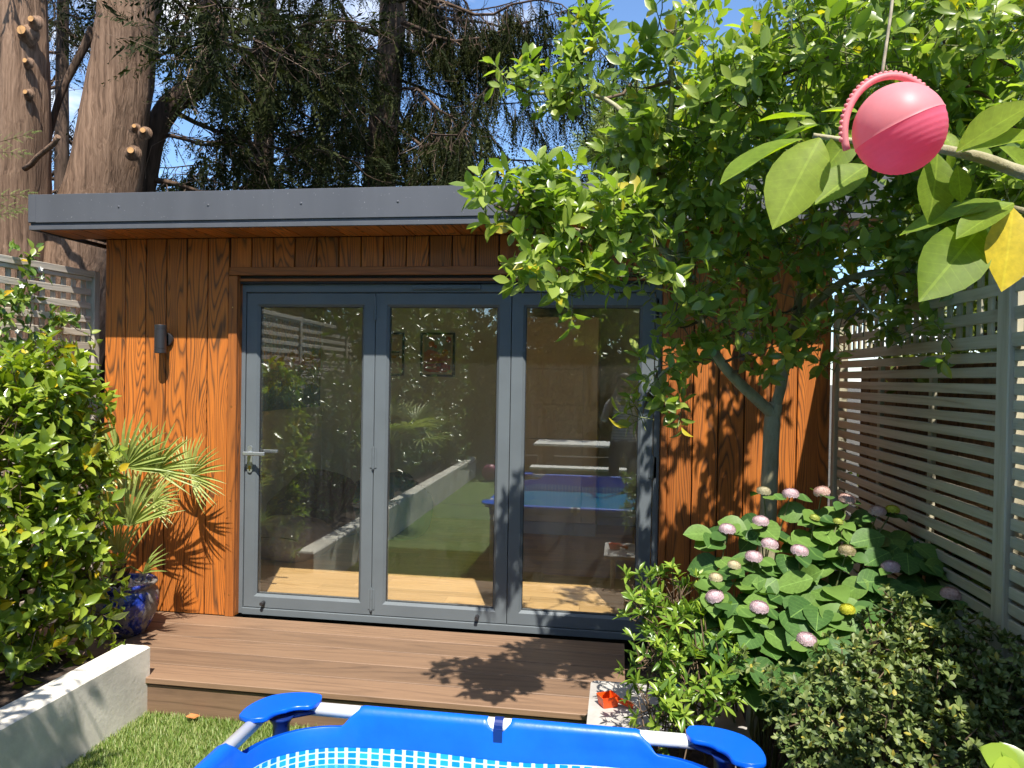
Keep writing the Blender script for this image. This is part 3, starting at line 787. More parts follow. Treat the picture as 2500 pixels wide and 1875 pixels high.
# liner: a rounded-rectangle loop of profiles
RC = 0.285
def loop_pts(step=0.012):
    pts = []
    def seg(a, b):
        n = max(2, int(np.linalg.norm(np.subtract(b, a)) / step))
        nr = unit((b[1] - a[1], -(b[0] - a[0])))
        return [((a[0] + (b[0] - a[0]) * i / n, a[1] + (b[1] - a[1]) * i / n), nr, min(i / n, 1 - i / n) * np.linalg.norm(np.subtract(b, a)), i / n) for i in range(n)]
    def arc(c, a0, a1):
        n = int(RC * abs(a1 - a0) / step)
        return [((c[0] + RC * math.cos(a0 + (a1 - a0) * i / n), c[1] + RC * math.sin(a0 + (a1 - a0) * i / n)), np.array((math.cos(a0 + (a1 - a0) * i / n), math.sin(a0 + (a1 - a0) * i / n))), -RC * abs(a1 - a0) * min(i / n, 1 - i / n), 9) for i in range(n)]
    x0, x1, y0, y1 = QX0, QX1, QY0, QY1; h = math.pi / 2
    pts += seg((x0 + RC, y0), (x1 - RC, y0)); pts += arc((x1 - RC, y0 + RC), -h, 0)
    pts += seg((x1, y0 + RC), (x1, y1 - RC)); pts += arc((x1 - RC, y1 - RC), 0, h)
    pts += seg((x1 - RC, y1), (x0 + RC, y1)); pts += arc((x0 + RC, y1 - RC), h, 2 * h)
    pts += seg((x0, y1 - RC), (x0, y0 + RC)); pts += arc((x0 + RC, y0 + RC), 2 * h, 3 * h)
    return pts
LP = loop_pts(); nL = len(LP)
prof_s = [(0.004, -0.055), (0.021, -0.035), (0.0262, 0.0), (0.0185, 0.0187), (0.0, 0.0263), (-0.0185, 0.0187), (-0.0263, 0.0), (-0.030, -0.035), (-0.036, -0.068), (-0.040, -0.096)]
prof_c = [(-0.036, -0.045), (-0.036, -0.042), (-0.037, -0.039), (-0.038, -0.036), (-0.040, -0.035), (-0.041, -0.036), (-0.042, -0.040), (-0.045, -0.055), (-0.047, -0.074), (-0.049, -0.092)]
rows_m = [(-0.041, -0.0965), (-0.046, -0.20), (-0.05, -0.30), (-0.05, -0.42), (-0.05, ZL - ZP + 0.012)]
V = []; UV = []
for i, (p, nr, dist, f) in enumerate(LP):
    k = np.clip((dist + 0.03) / 0.075, 0, 1) if dist < 0.045 else 1.0
    k = k * k * (3 - 2 * k)
    if f != 9 and dist < 0.03: k = min(k, 1.0)
    notch = 0.0
    if abs(p[1] - QY1) < 1e-6:
        notch = max(0.0, 1 - (abs(p[0] - 2.02) / 0.036) ** 4)
    wob = 0.004 * math.sin(i * 0.11) + 0.003 * math.sin(i * 0.043 + 1)
    for j in range(len(prof_s)):
        o_, z_ = prof_s[j]
        if notch > 0 and j <= 6: o_, z_ = o_ + (prof_s[6][0] - o_) * notch, z_ + (prof_s[6][1] - 0.012 - z_) * notch
        o_ = o_ * k + prof_c[j][0] * (1 - k); z_ = z_ * k + prof_c[j][1] * (1 - k)
        o_ += wob * (j > 6)
        V.append((p[0] + nr[0] * o_, p[1] + nr[1] * o_, ZP + z_ + (wob if j > 7 else 0)))
    zo = prof_s[-1][1] * k + prof_c[-1][1] * (1 - k)
    for j, (o_, z_) in enumerate(rows_m):
        if j == 0: o_, z_ = (prof_s[-1][0] * k + prof_c[-1][0] * (1 - k)) - 0.001, zo - 0.0005
        V.append((p[0] + nr[0] * (o_ + wob), p[1] + nr[1] * (o_ + wob), ZP + z_ + (wob if j == 0 else 0)))
nP = len(prof_s) + len(rows_m)
Fa = [(i * nP + j, i * nP + j + 1, ((i + 1) % nL) * nP + j + 1, ((i + 1) % nL) * nP + j) for i in range(nL) for j in range(len(prof_s) - 1)]
Fb = [(i * nP + j, i * nP + j + 1, ((i + 1) % nL) * nP + j + 1, ((i + 1) % nL) * nP + j) for i in range(nL) for j in range(len(prof_s), nP - 1)]
part("liner_sleeve", MB().add(V, Fa), M_BLUE, pool, smooth=True)
lm = MB().add(V, Fb)
lo_ = part("mosaic_liner", lm, M_MOSAIC, pool, smooth=True)
uvl = lo_.data.uv_layers.new(name="UVMap")
per = np.concatenate([[0], np.cumsum([np.linalg.norm(np.subtract(LP[(i + 1) % nL][0], LP[i][0])) for i in range(nL)])])
tot = round(per[-1] / 0.040)
uvs = []
for i in range(nL):
    for j in range(len(prof_s), nP - 1):
        for (ii, jj) in ((i, j), (i, j + 1), (i + 1, j + 1), (i + 1, j)):
            z = V[(ii % nL) * nP + jj][2]; uvs += [per[ii] / per[-1] * tot, z / 0.0215]
uvl.data.foreach_set('uv', uvs)
part("pool_floor", MB().add([(p[0] - nr[0] * 0.05, p[1] - nr[1] * 0.05, ZL + 0.011) for p, nr, _, _ in LP[::4]], [tuple(range(len(LP[::4])))]), plain("pool_floor_vinyl", (0.02, 0.33, 0.66), 0.4, 0.1, 14.0), pool)
wt = bpy.data.materials.new("pool_water"); wt.use_nodes = True; nt = wt.node_tree; nt.nodes.clear()
g_ = node(nt, 'ShaderNodeBsdfGlossy', {'Roughness': 0.02}); t_ = node(nt, 'ShaderNodeBsdfTransparent', {'Color': (0.55, 0.85, 0.95, 1)})
lw_ = node(nt, 'ShaderNodeLayerWeight'); ff = math_n(nt, 'ADD', math_n(nt, 'MULTIPLY', math_n(nt, 'POWER', lw_.outputs['Facing'], 5.0), 0.9), 0.03)
bp = node(nt, 'ShaderNodeBump', {'Strength': 0.15, 'Distance': 0.02}); nt.links.new(noise(nt, node(nt, 'ShaderNodeTexCoord').outputs['Object'], 5.0, 2.0), bp.inputs['Height']); nt.links.new(bp.outputs[0], g_.inputs['Normal'])
df_ = node(nt, 'ShaderNodeBsdfDiffuse', {0: (0.05, 0.40, 0.62, 1)}); tm_ = node(nt, 'ShaderNodeMixShader', {0: 0.45, 1: t_.outputs[0], 2: df_.outputs[0]}); mx_ = node(nt, 'ShaderNodeMixShader', {0: ff, 1: tm_.outputs[0], 2: g_.outputs[0]}); node(nt, 'ShaderNodeOutputMaterial', {0: mx_.outputs[0]})
ow = [(p[0] + nr[0] * 0.003, p[1] + nr[1] * 0.003) for p, nr, _, _ in LP[::3]]; no_ = len(ow)
part("outer_wall", MB().add([(x_, y_, ZP - 0.05) for x_, y_ in ow] + [(x_, y_, ZL) for x_, y_ in ow], [(i, (i + 1) % no_, no_ + (i + 1) % no_, no_ + i) for i in range(no_)]), M_BLUE, pool, smooth=True)
part("water", MB().add([(p[0] - nr[0] * 0.047, p[1] - nr[1] * 0.047, 0.215) for p, nr, _, _ in LP[::4]], [tuple(range(len(LP[::4])))]), wt, pool)
part("strap", MB().tube([(2.005, QY1, ZP), (2.035, QY1, ZP)], 0.0262, 18).box(2.005, 2.035, QY1 - 0.034, QY1 - 0.027, ZP - 0.055, ZP), M_NAVY, pool)

# ------------------------------------------------------------------ low white table with toys, right end of the deck
ZT = 0.19
c0 = onZ(1443, 1660, ZT); c1 = onZ(1440, 1768, ZT)
TX0, TY1, TY0 = c0[0], c0[1], c1[1] - 0.06
TX1 = TX0 + 0.62
tb = thing("play_table", "low white play table with rounded corners beside the deck", "table", ((TX0 + TX1) / 2, (TY0 + TY1) / 2, ZL))
def rrect(x0, x1, y0, y1, r, n=6):
    p = []
    for cx, cy, a in ((x1 - r, y1 - r, 0), (x0 + r, y1 - r, math.pi / 2), (x0 + r, y0 + r, math.pi), (x1 - r, y0 + r, 3 * math.pi / 2)):
        p += [(cx + r * math.cos(a + t * math.pi / 2 / n), cy + r * math.sin(a + t * math.pi / 2 / n)) for t in range(n + 1)]
    return p
M_TOP = plain("shade_greyed_plastic", (0.42, 0.40, 0.37), 0.5, 0.12, 9.0)  # white plastic greyed down, its partial shade put into the base colour
part("table_top", MB().prism(rrect(TX0, TX1, TY0, TY1, 0.035), ZT - 0.022, ZT), M_TOP, tb)
for lx in (TX0 + 0.07, TX1 - 0.07):
    for ly in (TY0 + 0.06, TY1 - 0.05): part("leg", MB().tube([(lx, ly, ZL), (lx, ly, ZT - 0.022)], [0.016, 0.02], 12), M_TOP, tb)
M_ORANGE = plain("orange_plastic", (0.80, 0.085, 0.008), 0.35, 0.05, 12.0)
M_TEAL = plain("teal_plastic", (0.006, 0.21, 0.27), 0.4, 0.05, 12.0)
oc = onZ(1487, 1722, ZT)
sc = thing("toy_scoop", "small bright orange plastic toy scoop lying on the white table", "toy", tuple(oc))
m = MB()
a0 = 0.5
def rot2(x, y, a): return (x * math.cos(a) - y * math.sin(a), x * math.sin(a) + y * math.cos(a))
Vs_ = []
for s_, z in ((0.8, 0.001), (1.0, 0.045), (0.93, 0.045), (0.74, 0.006)):
    for x, y in ((-0.045, -0.03), (0.03, -0.034), (0.03, 0.034), (-0.045, 0.03)):
        q = rot2(x * s_, y * s_, a0); Vs_.append((oc[0] + q[0], oc[1] + q[1], ZT + z))
Fs_ = [(3, 2, 1, 0)] + [(l * 4 + i, l * 4 + (i + 1) % 4, (l + 1) * 4 + (i + 1) % 4, (l + 1) * 4 + i) for l in range(3) for i in range(4)] + [(12, 13, 14, 15)]
part("scoop_bowl", m.add(Vs_, Fs_), M_ORANGE, sc)
h0 = rot2(0.028, 0, a0 - 0.7); h1 = rot2(0.10, 0, a0 - 0.7)
part("handle", MB().tube([(oc[0] + h0[0], oc[1] + h0[1], ZT + 0.03), (oc[0] + h1[0], oc[1] + h1[1], ZT + 0.014)], [0.010, 0.013], 10), M_ORANGE, sc)
tcn = onZ(1650, 1690, 0.02)
tl = thing("toy_tray", "teal plastic toy tray half hidden behind the bright green shrub", "toy", (tcn[0], tcn[1], ZL))
part("tray_body", MB().lathe([(0.10, ZL), (0.135, -0.02), (0.15, 0.0), (0.142, 0.004), (0.125, -0.02), (0.09, ZL + 0.012)], (tcn[0], tcn[1], 0), 24), M_TEAL, tl, smooth=True)
tag(part("fallen_leaf", MB().add([(0.285, -1.005, ZL + .03), (0.31, -1.03, ZL + .038), (0.34, -1.02, ZL + .03), (0.355, -0.99, ZL + .034), (0.33, -0.975, ZL + .03), (0.30, -0.98, ZL + .036), (0.318, -1.0, ZL + .026)], [(0, 1, 6), (1, 2, 6), (2, 3, 6), (3, 4, 6), (4, 5, 6), (5, 0, 6)]), plain("dry_leaf", (0.45, 0.17, 0.05), 0.7)), "dry orange brown leaf lying on the turf by the wall", "leaf")

# ------------------------------------------------------------------ things in the room
def art_mat():
    m, nt, b = new_mat("painted_harbour")
    t = node(nt, 'ShaderNodeTexCoord').outputs['Object']
    s = node(nt, 'ShaderNodeSeparateXYZ', {0: t})
    n1 = noise(nt, t, 7.0, 4.0, 0.6, 1.2)
    z = math_n(nt, 'ADD', s.outputs[2], math_n(nt, 'MULTIPLY', math_n(nt, 'SUBTRACT', n1, 0.5), 0.5))
    f = math_n(nt, 'ADD', math_n(nt, 'DIVIDE', z, 0.86), 0.5, clamp=True)
    c = ramp(nt, f, [(0.0, (0.04, 0.18, 0.36)), (0.22, (0.09, 0.30, 0.46)), (0.30, (0.40, 0.42, 0.08)), (0.42, (0.22, 0.30, 0.10)), (0.52, (0.75, 0.20, 0.06)), (0.62, (0.82, 0.46, 0.09)), (0.72, (0.30, 0.44, 0.58)), (0.86, (0.80, 0.66, 0.30)), (1.0, (0.45, 0.56, 0.66))])
    vr = node(nt, 'ShaderNodeTexVoronoi', {'Scale': 17.0, 'Vector': t}, feature='DISTANCE_TO_EDGE')
    c = mixc(nt, ramp(nt, vr.outputs['Distance'], [(0.0, 0.75), (0.06, 0.0)]), c, (0.03, 0.03, 0.03))
    c = mixc(nt, 0.3, c, noise(nt, t, 21.0, 2.0, col=True), 'OVERLAY')
    setc(nt, b, 'Base Color', c); setc(nt, b, 'Roughness', 0.6)
    return m
pa = thing("painting", "large colourful painting of a harbour on the left inner wall", "painting", (IX0, 2.4, 1.2))
cv_ = place("canvas", MB().box(-0.001, 0.03, -0.68, 0.68, -0.43, 0.43).mesh("canvas", art_mat()), pa, Matrix.Translation((IX0 + 0.003, 2.44, 1.62)))
def framed(x0, x1, z0, z1, label, prints):
    t = thing("framed_print", label, "picture", ((x0 + x1) / 2, IY1, z0), "framed prints on the back wall")
    f = 0.022; y1 = IY1 - 0.0005; y0 = IY1 - 0.022
    m = MB().box(x0, x1, y0, y1, z0, z0 + f).box(x0, x1, y0, y1, z1 - f, z1).box(x0, x0 + f, y0, y1, z0 + f, z1 - f).box(x1 - f, x1, y0, y1, z0 + f, z1 - f)
    part("frame", m, M_BLACK, t)
    pr = part("mount", MB().box(x0 + f, x1 - f, y0 + 0.008, y1, z0 + f, z1 - f), plain("mount_card", (0.66, 0.60, 0.44), 0.7, 0.02), t)
    W_, H_ = x1 - x0 - 2 * f, z1 - z0 - 2 * f
    for k, (kind, col, a) in enumerate(prints):
        yy = y0 + 0.0072 - k * 0.0006
        if kind == 'poly': pts = a
        else: pts = [(a[0] + a[2] * math.cos(q), a[1] + a[2] * W_ / H_ * math.sin(q)) for q in np.linspace(0, 2 * math.pi, 20, endpoint=False)]
        V_ = [(x0 + f + u * W_, yy, z0 + f + v * H_) for u, v in pts]
        part("printed_shape", MB().add(V_, [tuple(range(len(V_)))]), plain("ink_%d" % k, col, 0.7, 0.04, 20.0), pr)
pw = onY(1028, 812, IY1); pe = onY(1110, 920, IY1)
framed(pw[0], pe[0], pe[2], pw[2], "black framed pink and orange balloon print on the back wall", [
    ('poly', (0.40, 0.42, 0.40), [(.06, .05), (.94, .05), (.94, .95), (.06, .95)]), ('poly', (0.62, 0.23, 0.20), [(.06, .30), (.94, .30), (.94, .42), (.45, .58), (.2, .62), (.06, .55)]),
    ('poly', (0.60, 0.44, 0.12), [(.06, .24), (.94, .24), (.94, .36), (.06, .30)]), ('poly', (0.48, 0.07, 0.05), [(.07, .10), (.25, .055), (.8, .055), (.93, .13), (.93, .22), (.65, .30), (.08, .25)]),
    ('poly', (0.60, 0.52, 0.42), [(.12, .14), (.32, .13), (.30, .20), (.14, .21)]), ('circ', (0.68, 0.18, 0.04), (.30, .76, .10)), ('circ', (0.62, 0.09, 0.10), (.44, .70, .055)), ('circ', (0.60, 0.08, 0.06), (.86, .88, .09)), ('circ', (0.66, 0.28, 0.05), (.75, .55, .11)), ('poly', (0.2, 0.2, 0.22), [(.45, .2), (.6, .2), (.62, .28), (.47, .28)])])
pw = onY(962, 812, IY1); pe = onY(987, 918, IY1)
framed(pw[0] - 0.2, pe[0], pe[2], pw[2], "black framed cream print beside the balloon print", [('poly', (0.66, 0.60, 0.46), [(.04, .03), (.96, .03), (.96, .97), (.04, .97)]), ('poly', (0.05, 0.05, 0.05), [(.55, .53), (.88, .53), (.9, .58), (.55, .58)]), ('poly', (0.62, 0.36, 0.08), [(.3, .40), (.75, .40), (.8, .47), (.3, .47)]), ('poly', (0.05, 0.05, 0.05), [(.82, .44), (.86, .51), (.90, .44), (.88, .44), (.86, .48), (.84, .44)])])
wl = onY(1285, 762, 2.65); wr = onY(1463, 762, 2.65)
wd = thing("wardrobe", "tall beige wardrobe with plain doors against the back wall", "wardrobe", ((wl[0] + wr[0]) / 2, 2.95, IZ0))
part("carcass", MB().box(wl[0], wr[0], 2.67, IY1 - 0.017, IZ0, 2.12, c=0.002), M_BEIGE, wd)
sx_ = onY(1428, 762, 2.65)[0]
for a, b in ((wl[0] + 0.002, sx_ - 0.0015), (sx_ + 0.0015, wr[0] - 0.002)):
    zz_ = [IZ0 + 0.12, 0.62, 0.95, 1.28, 1.62, 2.115]
    for z0, z1 in zip(zz_[:-1], zz_[1:]):
        part("door_front" if b - a > 0.3 else "end_panel", MB().box(a, b, 2.648, 2.669, z0 + 0.002, z1 - 0.002, c=0.0015), M_BEIGE, wd)
        if b - a < 0.3: break
    if b - a < 0.3: part("end_panel", MB().box(a, b, 2.648, 2.669, zz_[1] + 0.002, 2.115, c=0.0015), M_BEIGE, wd)
part("plinth", MB().box(wl[0], wr[0], 2.655, 2.669, IZ0, IZ0 + 0.118), M_WHITE, wd)
def beanbag(name, label, c, r, col, sq=0.62, seed=1):
    t = thing(name, label, "bean bag", (c[0], c[1], IZ0), "bean bags on the wooden floor")
    m = MB(); k = np.random.default_rng(seed).normal(size=(6, 3)) * 2.2
    V_ = []; nu, nv = 28, 16
    for j in range(nv + 1):
        for i in range(nu):
            a = 2 * math.pi * i / nu; p = math.pi * j / nv
            d = np.array([math.sin(p) * math.cos(a), math.sin(p) * math.sin(a), -math.cos(p)])
            q = 1 + 0.07 * sum(math.sin(kk @ d * 1.6 + n_) for n_, kk in enumerate(k)) * 0.6
            s_ = np.array([1, 1, sq]) * d * r * q
            s_[2] = max(s_[2], -r * sq * 0.55); V_.append((c[0] + s_[0], c[1] + s_[1], IZ0 + 0.002 + s_[2] + r * sq * 0.55))
    m.add(V_, [(j * nu + i, j * nu + (i + 1) % nu, (j + 1) * nu + (i + 1) % nu, (j + 1) * nu + i) for j in range(nv) for i in range(nu)])
    part("cover", m, plain(name + "_" + str(seed), col, 0.85, 0.15, 5.0, bumps=0.5, bscale=14.0), t, smooth=True)
    part("seam", MB().tube([(c[0] + r * 0.5 * math.cos(q), c[1] - r * 0.9, IZ0 + r * sq * (0.9 + 0.1 * math.sin(q))) for q in np.linspace(0, 3.1, 6)], 0.004, 5), M_BLACK, t)
beanbag("bean_bag", "slumped light grey bean bag near the left door pane", (-0.30, 1.45, 0), 0.36, (0.34, 0.31, 0.28), 0.55, 3)
beanbag("bean_bag", "dark grey bean bag against the left inner wall", (-0.42, 2.2, 0), 0.40, (0.05, 0.045, 0.045), 0.95, 4)
beanbag("bean_bag", "teal bean bag behind the grey ones", (0.25, 2.35, 0), 0.40, (0.015, 0.17, 0.22), 0.95, 5)

# ------------------------------------------------------------------ further down the garden (seen in the glass)
bl = thing("play_ball", "dark pink ball lying on the far end of the lawn", "ball", (-0.0 + 0.25, -7.6, ZL))
part("shell", MB().lathe([(0.14 * math.sin(a), -0.14 * math.cos(a)) for a in np.linspace(0.02, math.pi - 0.02, 20)], (0.25, -7.6, ZL + 0.14), 28), plain("pink_rubber", (0.36, 0.04, 0.12), 0.45), bl, smooth=True)
gt = thing("garden_table", "pale garden table with a bench on the far lawn", "table", (1.9, -6.9, ZL))
part("table_top", MB().box(1.1, 2.6, -7.3, -6.5, 0.50, 0.535, c=0.004), M_WHITE, gt)
for lx in (1.2, 2.5):
    for ly in (-7.2, -6.6): part("leg", MB().box(lx - 0.035, lx + 0.035, ly - 0.035, ly + 0.035, ZL, 0.4995), M_BROWN, gt)
gb = thing("garden_bench", "long pale bench in front of the garden table", "bench", (1.9, -6.2, ZL))
part("seat", MB().box(1.1, 2.6, -6.35, -6.05, 0.20, 0.235, c=0.004), M_WHITE, gb)
for lx in (1.25, 2.45): part("leg", MB().box(lx - 0.03, lx + 0.03, -6.3, -6.1, ZL, 0.1995), M_BROWN, gb)
# ================================================================== planting
def leaf_tpl(prof, fold=0.12, curl=0.12, wave=0.0):
    """prof: (t, half width) rows for a leaf of length 1 along x; folded along the midrib, curling down"""
    V = []; Fc = []
    for t, w in prof:
        z = -curl * t * t
        V += [(t, -w, z + fold * w * 2 + wave * math.sin(t * 9)), (t, 0.0, z), (t, w, z + fold * w * 2 - wave * math.sin(t * 9 + 1))]
    for i in range(len(prof) - 1):
        a = i * 3; b = a + 3
        Fc += [(a, b, b + 1, a + 1), (a + 1, b + 1, b + 2, a + 2)]
    return np.array(V), Fc
def frames(pos, d, nrm, L):
    x = unit(d); z = unit(nrm - x * np.sum(nrm * x, -1, keepdims=True)); y = np.cross(z, x)
    return pos, x, y, z, np.broadcast_to(L, (len(pos),))
def big_mesh(name, tpls, which, FR, mat, smooth=True, var=None, flat=None):
    """join many copies of templates into one mesh"""
    pos, x, y, z, L = FR
    Vs = []; Ls = []; Ss = []; Vr = []; vo = 0; lo = 0
    var = rng.random(len(pos)) if var is None else var
    for k, (tv, tf) in enumerate(tpls):
        idx = np.where(which == k)[0]
        if not len(idx): continue
        n = len(tv)
        P = pos[idx][:, None, :] + L[idx][:, None, None] * (tv[None, :, 0:1] * x[idx][:, None, :] + tv[None, :, 1:2] * y[idx][:, None, :] + tv[None, :, 2:3] * z[idx][:, None, :])
        Vs.append(P.reshape(-1, 3)); Vr.append(np.repeat(var[idx], n))
        fl = np.concatenate([np.array(f) for f in tf]); ln = np.array([len(f) for f in tf])
        off = (np.arange(len(idx)) * n + vo)
        Ls.append((fl[None, :] + off[:, None]).ravel())
        st = np.concatenate([[0], np.cumsum(ln)[:-1]])
        Ss.append((st[None, :] + (np.arange(len(idx)) * len(fl))[:, None] + lo).ravel())
        vo += n * len(idx); lo += len(fl) * len(idx)
    Vs = np.concatenate(Vs); Ls = np.concatenate(Ls); Ss = np.concatenate(Ss); Vr = np.concatenate(Vr)
    me = bpy.data.meshes.new(name)
    me.vertices.add(len(Vs)); me.vertices.foreach_set('co', Vs.astype(np.float32).ravel())
    me.loops.add(len(Ls)); me.loops.foreach_set('vertex_index', Ls.astype(np.int32))
    me.polygons.add(len(Ss)); me.polygons.foreach_set('loop_start', Ss.astype(np.int32))
    if smooth: me.polygons.foreach_set('use_smooth', np.ones(len(Ss), bool))
    at = me.attributes.new('var', 'FLOAT', 'POINT'); at.data.foreach_set('value', Vr.astype(np.float32))
    me.update(calc_edges=True)
    me.materials.append(mat)
    return me
_tm = {}
def tpl_mesh(name, tpl, mat):
    key = (name, id(tpl[1]), mat.name)
    if key not in _tm:
        m = MB().add(tpl[0], tpl[1]).mesh(name, mat, smooth=True); _tm[key] = m
    return _tm[key]
def pick_front(pos, L, n, facing=None, cell=12):
    """the n leaves that show largest: frontmost in their patch of the picture first, then by apparent size"""
    px, py, d = proj(pos)
    inside = (d > 0.1) & (px > -30) & (px < 2530) & (py > -30) & (py < 1905)
    size = L / np.maximum(d, 0.1) * (1 if facing is None else facing)
    key = (px // cell).astype(int) * 4096 + (py // cell).astype(int)
    order = np.argsort(d); rank = np.full(len(pos), 9)
    seen = {}
    for i in order:
        if not inside[i]: continue
        c = seen.get(key[i], 0); rank[i] = c; seen[key[i]] = c + 1
    score = np.where(inside, size * 0.45 ** rank, -1)
    return np.argsort(-score)[:n], inside
def leafy(parent, tpls, FR, mat, n_single=300, leaf_name="leaf", mass_name="foliage"):
    pos, x, y, z, L = FR
    which = rng.integers(0, len(tpls), len(pos))
    view = unit(CP - pos); fac = np.abs(np.sum(view * z, -1)) + 0.15
    cen = pos + x * (L * 0.5)[:, None]
    top, inside = pick_front(cen, L, min(n_single, len(pos)), fac)
    top = [i for i in top if inside[i]]
    mask = np.ones(len(pos), bool)
    for i in top:
        mask[i] = False
        M4 = Matrix(((x[i][0] * L[i], y[i][0] * L[i], z[i][0] * L[i], pos[i][0]), (x[i][1] * L[i], y[i][1] * L[i], z[i][1] * L[i], pos[i][1]),
                     (x[i][2] * L[i], y[i][2] * L[i], z[i][2] * L[i], pos[i][2]), (0, 0, 0, 1)))
        place(leaf_name, tpl_mesh(leaf_name, tpls[which[i]], mat), parent, M4)
    if mask.any():
        sub = tuple(a[mask] for a in FR)
        o = ob(mass_name, big_mesh(mass_name, tpls, which[mask], sub, mat)); o['kind'] = 'stuff'
        o.parent = parent; o.matrix_parent_inverse = Matrix.Translation(-TL(parent))
def rand_dir(n):
    return unit(rng.normal(size=(n, 3)))
def shoots(P, D, nleaf, slen, L, ang=(45, 80), up=0.25, jit=0.25, whorl=False):
    """leaves set round short stems: P base, D direction of each stem"""
    n = len(P); D = unit(D)
    ref = np.where(np.abs(D[:, 2:3]) < 0.9, np.array([[0, 0, 1.0]]), np.array([[1.0, 0, 0]]))
    u = unit(np.cross(D, ref)); w = np.cross(D, u)
    ph0 = rng.uniform(0, 6.28, n)
    out = [[], [], [], []]
    for k in range(nleaf):
        f = (k + 0.5) / nleaf
        s = (0.75 + 0.25 * f if whorl else 0.12 + 0.88 * f) * slen
        ph = ph0 + (k * 2 * math.pi / nleaf * (1 if whorl else 0) + (0 if whorl else k * 2.4)) + rng.normal(0, jit, n)
        rad = np.cos(ph)[:, None] * u + np.sin(ph)[:, None] * w
        a = np.radians(np.interp(f, [0, 1], [ang[1], ang[0]]) + rng.normal(0, 12, n))[:, None]
        d = unit(np.cos(a) * D + np.sin(a) * rad + np.array([0, 0, up * 0.3]) + rng.normal(0, 0.12, (n, 3)))
        nm = unit(D - d * np.sum(D * d, -1, keepdims=True) + np.array([0, 0, up]) + rng.normal(0, 0.18, (n, 3)))
        out[0].append(P + D * (s if np.isscalar(s) else s[:, None])); out[1].append(d); out[2].append(nm)
        out[3].append(L * rng.uniform(0.65, 1.15, n) * (1.0 if not whorl else rng.uniform(0.8, 1.1, n)))
    return frames(np.concatenate(out[0]), np.concatenate(out[1]), np.concatenate(out[2]), np.concatenate(out[3]))
def stems_mesh(P, D, slen, r0=0.003, back=0.06):
    """thin stems under the shoots, one joined mesh"""
    tv = []; tf = []
    for t, r in ((-1.0, 1.0), (0.0, 0.8), (1.0, 0.35)):
        for j in range(3):
            a = j * 2.094; tv.append((t, r * math.cos(a), r * math.sin(a)))
    for i in range(2):
        for j in range(3):
            k = (j + 1) % 3; tf.append((i * 3 + j, i * 3 + k, i * 3 + 3 + k, i * 3 + 3 + j))
    tv = np.array(tv); tv[:, 0] *= 1.0
    tv[:, 1:] *= r0 / slen
    return (tv, tf)
def blob_pts(blobs, per_m2, shell=0.55):
    """points through ellipsoid blobs (c, rx, ry, rz), denser to the outside; returns points and outward directions"""
    Ps = []; Ds = []
    for c, r in blobs:
        r = np.array(r, float) if np.ndim(r) else np.full(3, r)
        n = max(3, int(per_m2 * 4 * math.pi * np.mean(r) ** 2))
        d = rand_dir(n); q = rng.random(n)
        rr = np.where(q < shell, rng.uniform(0.8, 1.05, n), rng.uniform(0.25, 0.8, n))
        Ps.append(np.array(c) + d * r * rr[:, None]); Ds.append(d)
    return np.concatenate(Ps), np.concatenate(Ds)
def path_noise(a, b, n, amp, sag=0.0):
    a = np.array(a, float); b = np.array(b, float); t = np.linspace(0, 1, n)[:, None]
    p = a + (b - a) * t
    k = rng.normal(size=(4, 3))
    w = sum(k[i] * np.sin((i + 1) * math.pi * t) / (i + 1) for i in range(4))
    p = p + w * amp * np.linalg.norm(b - a)
    p[:, 2] += -sag * np.sin(math.pi * t[:, 0])
    return p
def to_mesh_obj(name, me, parent, kind=None):
    o = ob(name, me); o.parent = parent; o.matrix_parent_inverse = Matrix.Translation(-TL(parent))
    if kind: o['kind'] = kind
    return o

LEAF_OVAL = [leaf_tpl([(0, .012), (.12, .10), (.35, .215), (.6, .235), (.82, .14), (1.0, .005)], f, c) for f, c in ((.15, .12), (.25, .28), (.10, .02))]
LEAF_POINT = [leaf_tpl([(0, .012), (.15, .15), (.4, .25), (.65, .20), (.85, .08), (1.0, .003)], f, c) for f, c in ((.2, .15), (.3, .30), (.12, .05))]
LEAF_NARROW = [leaf_tpl([(0, .01), (.3, .10), (.6, .145), (.85, .08), (1.0, .003)], f, c) for f, c in ((.2, .15), (.3, .35), (.1, .0))]
M_BARK_R = bark_mat("cypress_bark", (0.30, 0.195, 0.13), (0.175, 0.108, 0.07), (0.055, 0.034, 0.022))
M_BARK_D = bark_mat("conifer_bark", (0.13, 0.085, 0.06), (0.07, 0.047, 0.033), (0.025, 0.017, 0.012), (18, 18, 1.8))
M_BARK_S = bark_mat("smooth_bark", (0.42, 0.39, 0.26), (0.32, 0.29, 0.18), (0.18, 0.16, 0.09), (22, 22, 9), 0.35)
M_CUT = plain("cut_wood", (0.50, 0.27, 0.10), 0.8, 0.15, 30.0)
M_TWIG = plain("twig_bark", (0.13, 0.085, 0.05), 0.85, 0.2, 20.0)
M_DEAD = plain("dead_twig", (0.24, 0.17, 0.12), 0.9, 0.2, 20.0)
M_TWIG_G = plain("green_stem", (0.17, 0.19, 0.07), 0.7, 0.2, 20.0)

